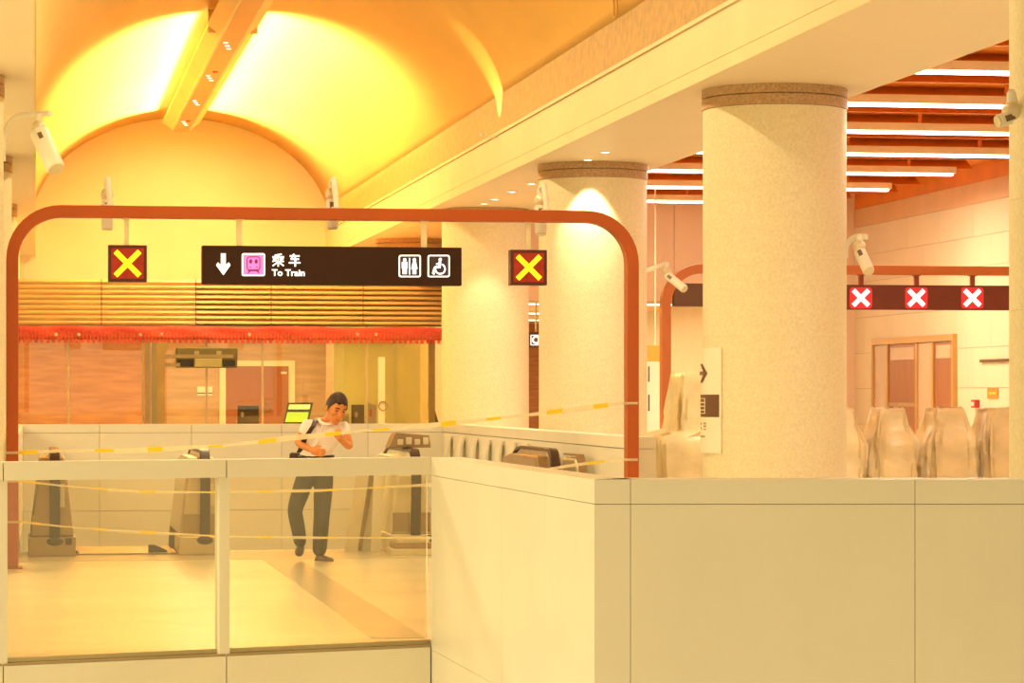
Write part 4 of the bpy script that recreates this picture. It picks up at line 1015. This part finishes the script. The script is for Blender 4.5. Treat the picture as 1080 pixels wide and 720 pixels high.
def solid(b, name, m, parent, voxel=.008, smooth=4):
    o = b.build(name, m, parent, smooth=True); r = o.modifiers.new('r', 'REMESH'); r.mode = 'VOXEL'; r.voxel_size = voxel; r.use_smooth_shade = True
    if smooth: s = o.modifiers.new('s', 'SMOOTH'); s.iterations = smooth; s.factor = .5
    return o
J = dict(pel=pp(333, 491, .02), wai=pp(334, 477, -.02), che=pp(339, 456, -.10), nb=pp(345.5, 444.5, -.15), nk=pp(349, 440, -.19), hd=pp(354, 432, -.22),
         sl=pp(323.5, 449, -.08), el=pp(313.5, 467, -.14), wl=pp(329, 474.5, -.34), sr=pp(362.5, 450.5, -.12), er=pp(369, 471.5, -.24), wr=pp(360.5, 464.5, -.42),
         hl=pp(325, 496, .03), kl=pp(310.5, 538, -.06), al=pp(317.5, 571, .22), hr=pp(342, 496, .02), kr=pp(339.5, 541, -.04), ar=pp(337, 579, .06))
# body: head, neck, torso core, arms, legs
nodes = {'pel': (J['pel'], .115), 'wai': (J['wai'], .10), 'che': (J['che'], .12), 'nb': (J['nb'], .065), 'nk': (J['nk'], .055), 'hd': (J['hd'], .06),
         'sl': (J['sl'], .055), 'el': (J['el'], .043), 'wl': (J['wl'], .029), 'sr': (J['sr'], .055), 'er': (J['er'], .043), 'wr': (J['wr'], .03),
         'hl': (J['hl'], .08), 'kl': (J['kl'], .055), 'al': (J['al'], .038), 'hr': (J['hr'], .08), 'kr': (J['kr'], .055), 'ar': (J['ar'], .038)}
E_ = [('pel', 'wai'), ('wai', 'che'), ('che', 'nb'), ('nb', 'nk'), ('nk', 'hd'), ('che', 'sl'), ('sl', 'el'), ('el', 'wl'), ('che', 'sr'), ('sr', 'er'), ('er', 'wr'), ('pel', 'hl'), ('hl', 'kl'), ('kl', 'al'), ('pel', 'hr'), ('hr', 'kr'), ('kr', 'ar')]
bodyb = skin_mesh(nodes, E_)
# head frame
cr = Vector((CT, -ST, 0)); cf = Vector((-ST, -CT, 0)); cu_ = Vector((0, 0, 1))           # image right, towards camera, up
fwd = (cr * .42 + cf * .86 - cu_ * .42).normalized(); upv = (cu_ * .9 + cr * .28 + cf * .2); upv = (upv - fwd * upv.dot(fwd)).normalized(); sdv = upv.cross(fwd)   # sd = person's left... image right
HC = J['hd'] + upv * .015
HR = Matrix((sdv, fwd, upv)).transposed()
HK = 1.0
def hp_(s, f, u): return HC + (sdv * s + fwd * f + upv * u) * HK
HS = 1.10
hb = MB().ball(HC + upv * .02, .083, .102, .118, 24, HR)
hb.ball(hp_(0, .035, -.06), .060, .068, .078, 20, HR)                       # jaw
hb.ball(hp_(0, .068, -.105), .034, .032, .028, 12, HR)                      # chin
hb.ball(hp_(0, .085, .03), .055, .025, .016, 12, HR)                        # brow
hb.tube([hp_(0, .098, .022), hp_(0, .113, -.012), hp_(0, .120, -.028), hp_(0, .098, -.036)], [.010, .013, .017, .012], 10)   # nose
for s in (-1, 1):
    hb.ball(hp_(.052 * s, .07, -.02), .026, .03, .026, 12, HR)              # cheek
    hb.ball(hp_(.086 * s, -.005, -.012), .012, .022, .036, 10, HR)          # ear
hb.ball(hp_(0, .094, -.064), .026, .014, .008, 10, HR); hb.ball(hp_(0, .091, -.076), .022, .014, .008, 10, HR)   # lips
hb.v = [HC + (v - HC) * HS for v in hb.v]
bodyb.add(hb.v, hb.f)
def hand(wr, palmdir, finger, thumbside, curl):
    b = MB(); d = Vector(palmdir).normalized(); ts = Vector(thumbside); ts = (ts - d * ts.dot(d)).normalized(); n = d.cross(ts); 
    cv = Vector(curl); n = n if n.dot(cv) > 0 else -n
    pc = wr + d * .05
    b.tube([wr - d * .01, wr + d * .03, wr + d * .085], [.028, .034, .034], 12); b.obox(pc + d * .005, d * .045, ts * .04, n * .013)
    for i, (L_, off) in enumerate(((.078, .033), (.088, .011), (.082, -.011), (.064, -.032))):
        p0 = wr + d * .085 + ts * off; p1 = p0 + (d * .9 + n * .4).normalized() * L_ * .45; p2 = p1 + (d * .45 + n * .9).normalized() * L_ * .32; p3 = p2 + (n * 1 - d * .15).normalized() * L_ * .26
        b.tube([p0 - d * .02, p0, p1, p2, p3], [.0105, .0105, .010, .009, .007], 8)
    q0 = wr + d * .03 + ts * .028; q1 = q0 + (ts * .75 + d * .7).normalized() * .038; q2 = q1 + (d * .9 + n * .45 + ts * .1).normalized() * .03; q3 = q2 + (d * .7 + n * .7).normalized() * .02
    b.tube([q0, q1, q2, q3], [.015, .0125, .011, .008], 8); return b
h1 = hand(J['wl'], (J['wl'] - J['el']).normalized() + cr * .3, None, cu_, cf * -1 + cr * .2); bodyb.add(h1.v, h1.f)
h2 = hand(J['wr'], (J['wr'] - J['er']).normalized() + cu_ * .25, None, cf * .3 - cr * .5 + cu_ * .4, -cf - cr * .5); bodyb.add(h2.v, h2.f)
solid(bodyb, 'body', 'skin', man, .007, 2)
# face details
HK = 1.10
for s in (-1, 1):
    MB().ball(hp_(.033 * s, .094, .012), .015, .008, .006, 10, HR).build('eye', 'hair', man, smooth=True)
    MB().tube([hp_(.016 * s, .107, .036), hp_(.036 * s, .103, .042), hp_(.056 * s, .090, .036)], [.004, .006, .004], 6).build('eyebrow', 'hair', man)
MB().tube([hp_(-.024, .100, -.071), hp_(0, .107, -.069), hp_(.024, .100, -.071)], [.002, .003, .002], 6).build('mouth', 'alarmred', man)
# hair
hr_ = MB(); n = 28; hv = []; hf = []
for i in range(15):
    a_ = math.pi * .62 * i / 14
    for k in range(n):
        b_ = 2 * math.pi * k / n; f_ = math.sin(b_)
        lim = (.34 if f_ > .62 else .34 + (.62 - f_) * .70) ; a2_ = min(a_, math.pi * min(lim, .66))
        j_ = 1 + .02 * math.sin(9 * b_ + 5 * a_)
        p = Vector((.094 * math.sin(a2_) * math.cos(b_) * j_, .110 * math.sin(a2_) * math.sin(b_) * j_ - .006, .128 * math.cos(a2_) * j_))
        hv.append(HC + (upv * .022 + HR @ p) * 1.10)
for i in range(14):
    for k in range(n): hf.append((i * n + k, (i + 1) * n + k, (i + 1) * n + (k + 1) % n, i * n + (k + 1) % n))
o = MB().add(hv, hf).build('hair', 'hair', man, smooth=True); so = o.modifiers.new('t', 'SOLIDIFY'); so.thickness = .016; so.offset = -1
# shirt
mid = lambda a, b, f: J[a] + (J[b] - J[a]) * f
sn = {'w': (pp(333.5, 482, .0), (.165, .13)), 'w2': (pp(334.5, 471, -.04), (.165, .135)), 'c': (pp(339, 457, -.10), (.17, .14)), 'n': (pp(344.5, 447.5, -.14), .095), 'sl': (J['sl'] + Vector((0, 0, .005)), .078), 'ml': (mid('sl', 'el', .68), .072),
      'sr': (J['sr'], .078), 'mr': (mid('sr', 'er', .55), .074)}
sb = skin_mesh(sn, [('w', 'w2'), ('w2', 'c'), ('c', 'n'), ('c', 'sl'), ('sl', 'ml'), ('c', 'sr'), ('sr', 'mr')])
sb.ball(pp(334, 478, -.02), .17, .14, .10, 16)
solid(sb, 'shirt', 'shirt', man, .011, 5)
# collar, placket, pocket
cpts = [J['nk'] + (cr * math.cos(R(q)) * .075 + cf * math.sin(R(q)) * .075) * 1.0 + Vector((0, 0, -.018 - .028 * max(0, math.sin(R(q))))) for q in range(-200, 21, 20)]
MB().tube([J['nb'] + cf * .015 + (cr * math.cos(R(q)) + cf * math.sin(R(q))) * .080 + cu_ * (.022 - .045 * max(0, math.sin(R(q)))) for q in range(0, 361, 20)], .016, 8, cap=False).build('collar', 'shirt', man, smooth=True)
pk = J['che'] + cf * .135 + cr * .0
MB().tube([pk + cu_ * .10 + cr * .03, pk + cu_ * .0 + cf * .012, pk - cu_ * .11 - cr * .02 + cf * .004], .006, 6).build('placket', 'shirt', man, smooth=True)
# trousers
tn = {'p': (pp(332.5, 489, .02), (.155, .13)), 'hl': (J['hl'] + Vector((0, 0, -.02)), .112), 'ml': (mid('hl', 'kl', .5), .102), 'kl': (J['kl'], .082), 'cl': (mid('kl', 'al', .5), .078), 'al': (J['al'] - Vector((0, 0, .05)), .068),
      'hr': (J['hr'] + Vector((0, 0, -.02)), .112), 'mr': (mid('hr', 'kr', .5), .104), 'kr': (J['kr'], .088), 'crr': (mid('kr', 'ar', .5), .084), 'ar': (pp(336.5, 587, .06), .078), 'wst': (pp(333.5, 481.5, .0), (.150, .12))}
tb = skin_mesh(tn, [('p', 'wst'), ('p', 'hl'), ('hl', 'ml'), ('ml', 'kl'), ('kl', 'cl'), ('cl', 'al'), ('p', 'hr'), ('hr', 'mr'), ('mr', 'kr'), ('kr', 'crr'), ('crr', 'ar')])
solid(tb, 'trousers', 'trousers', man, .012, 4)
wc = pp(333.5, 481, .0); MB().tube([wc + cr * .168 * math.cos(R(q)) + cf * .138 * math.sin(R(q)) for q in range(0, 361, 15)], .016, 8, cap=False).build('belt', 'black', man)
# shoes
def shoe(heel, toe, up):
    d = (toe - heel); L_ = d.length; d.normalize(); up = Vector(up); up = (up - d * up.dot(d)).normalized(); sd = d.cross(up); b = MB(); vs = []; fs = []
    st_ = [(0, .030, .045), (.12, .036, .07), (.30, .037, .085), (.5, .040, .062), (.72, .047, .048), (.9, .038, .038), (1.0, .016, .022)]
    for f_, wd, ht in st_:
        c_ = heel + d * (L_ * f_)
        for (u, v) in ((-1, 0), (-1.05, .35), (-.75, .8), (0, 1), (.75, .8), (1.05, .35), (1, 0)): vs.append(c_ + sd * wd * u + up * ht * v)
    for i in range(len(st_) - 1):
        for k in range(6): fs.append((i * 7 + k, i * 7 + k + 1, i * 7 + 8 + k, i * 7 + 7 + k))
        fs.append((i * 7 + 6, i * 7, i * 7 + 7, i * 7 + 13))
    fs += [tuple(range(7)), tuple((len(st_) - 1) * 7 + k for k in range(7))]
    return b.add(vs, fs)
hR = pp(332.5, 591, .06); hR.z = 0.004; tR = pp(352, 592.5, -.02); tR.z = 0.004
o = shoe(hR, tR, (0, 0, 1)).build('shoe', 'shoe', man, smooth=True); s = o.modifiers.new('s', 'SUBSURF'); s.levels = 1; s.render_levels = 2
hL = J['al'] + Vector((0, 0, -.02)) - cf * .055 ; tL = pp(314.5, 587, .12); tL.z = max(tL.z, .012)
o = shoe(hL, tL, cf).build('shoe', 'shoe', man, smooth=True); s = o.modifiers.new('s', 'SUBSURF'); s.levels = 1; s.render_levels = 2
# bag and strap
sp = [pp(331.5, 441.5, -.13), pp(332.8, 443.5, -.20), pp(330.5, 449, -.262), pp(326.5, 455, -.262), pp(322, 462, -.235), pp(318.5, 470, -.15), pp(315.5, 477, -.06)]
bagt = thing('shoulder_bag', 'dark shoulder bag hanging at the side of the walking man', 'bag', tuple(pp(313.5, 492, .06)))
MB().ribbon(sp, [cf] * len(sp), cr * .05, .008).build('strap', 'bag', bagt)
MB().obox(pp(315, 487.5, .06), cr * .07 + cf * .04, cf * .06 - cr * .03, Vector((.0, 0, .10))).build('pouch', 'bag', bagt, bevel=.025)
MB().obox(pp(314, 485, .0), cr * .055 + cf * .03, cf * .012, Vector((.0, 0, .05))).build('flap', 'bag', bagt, bevel=.01)
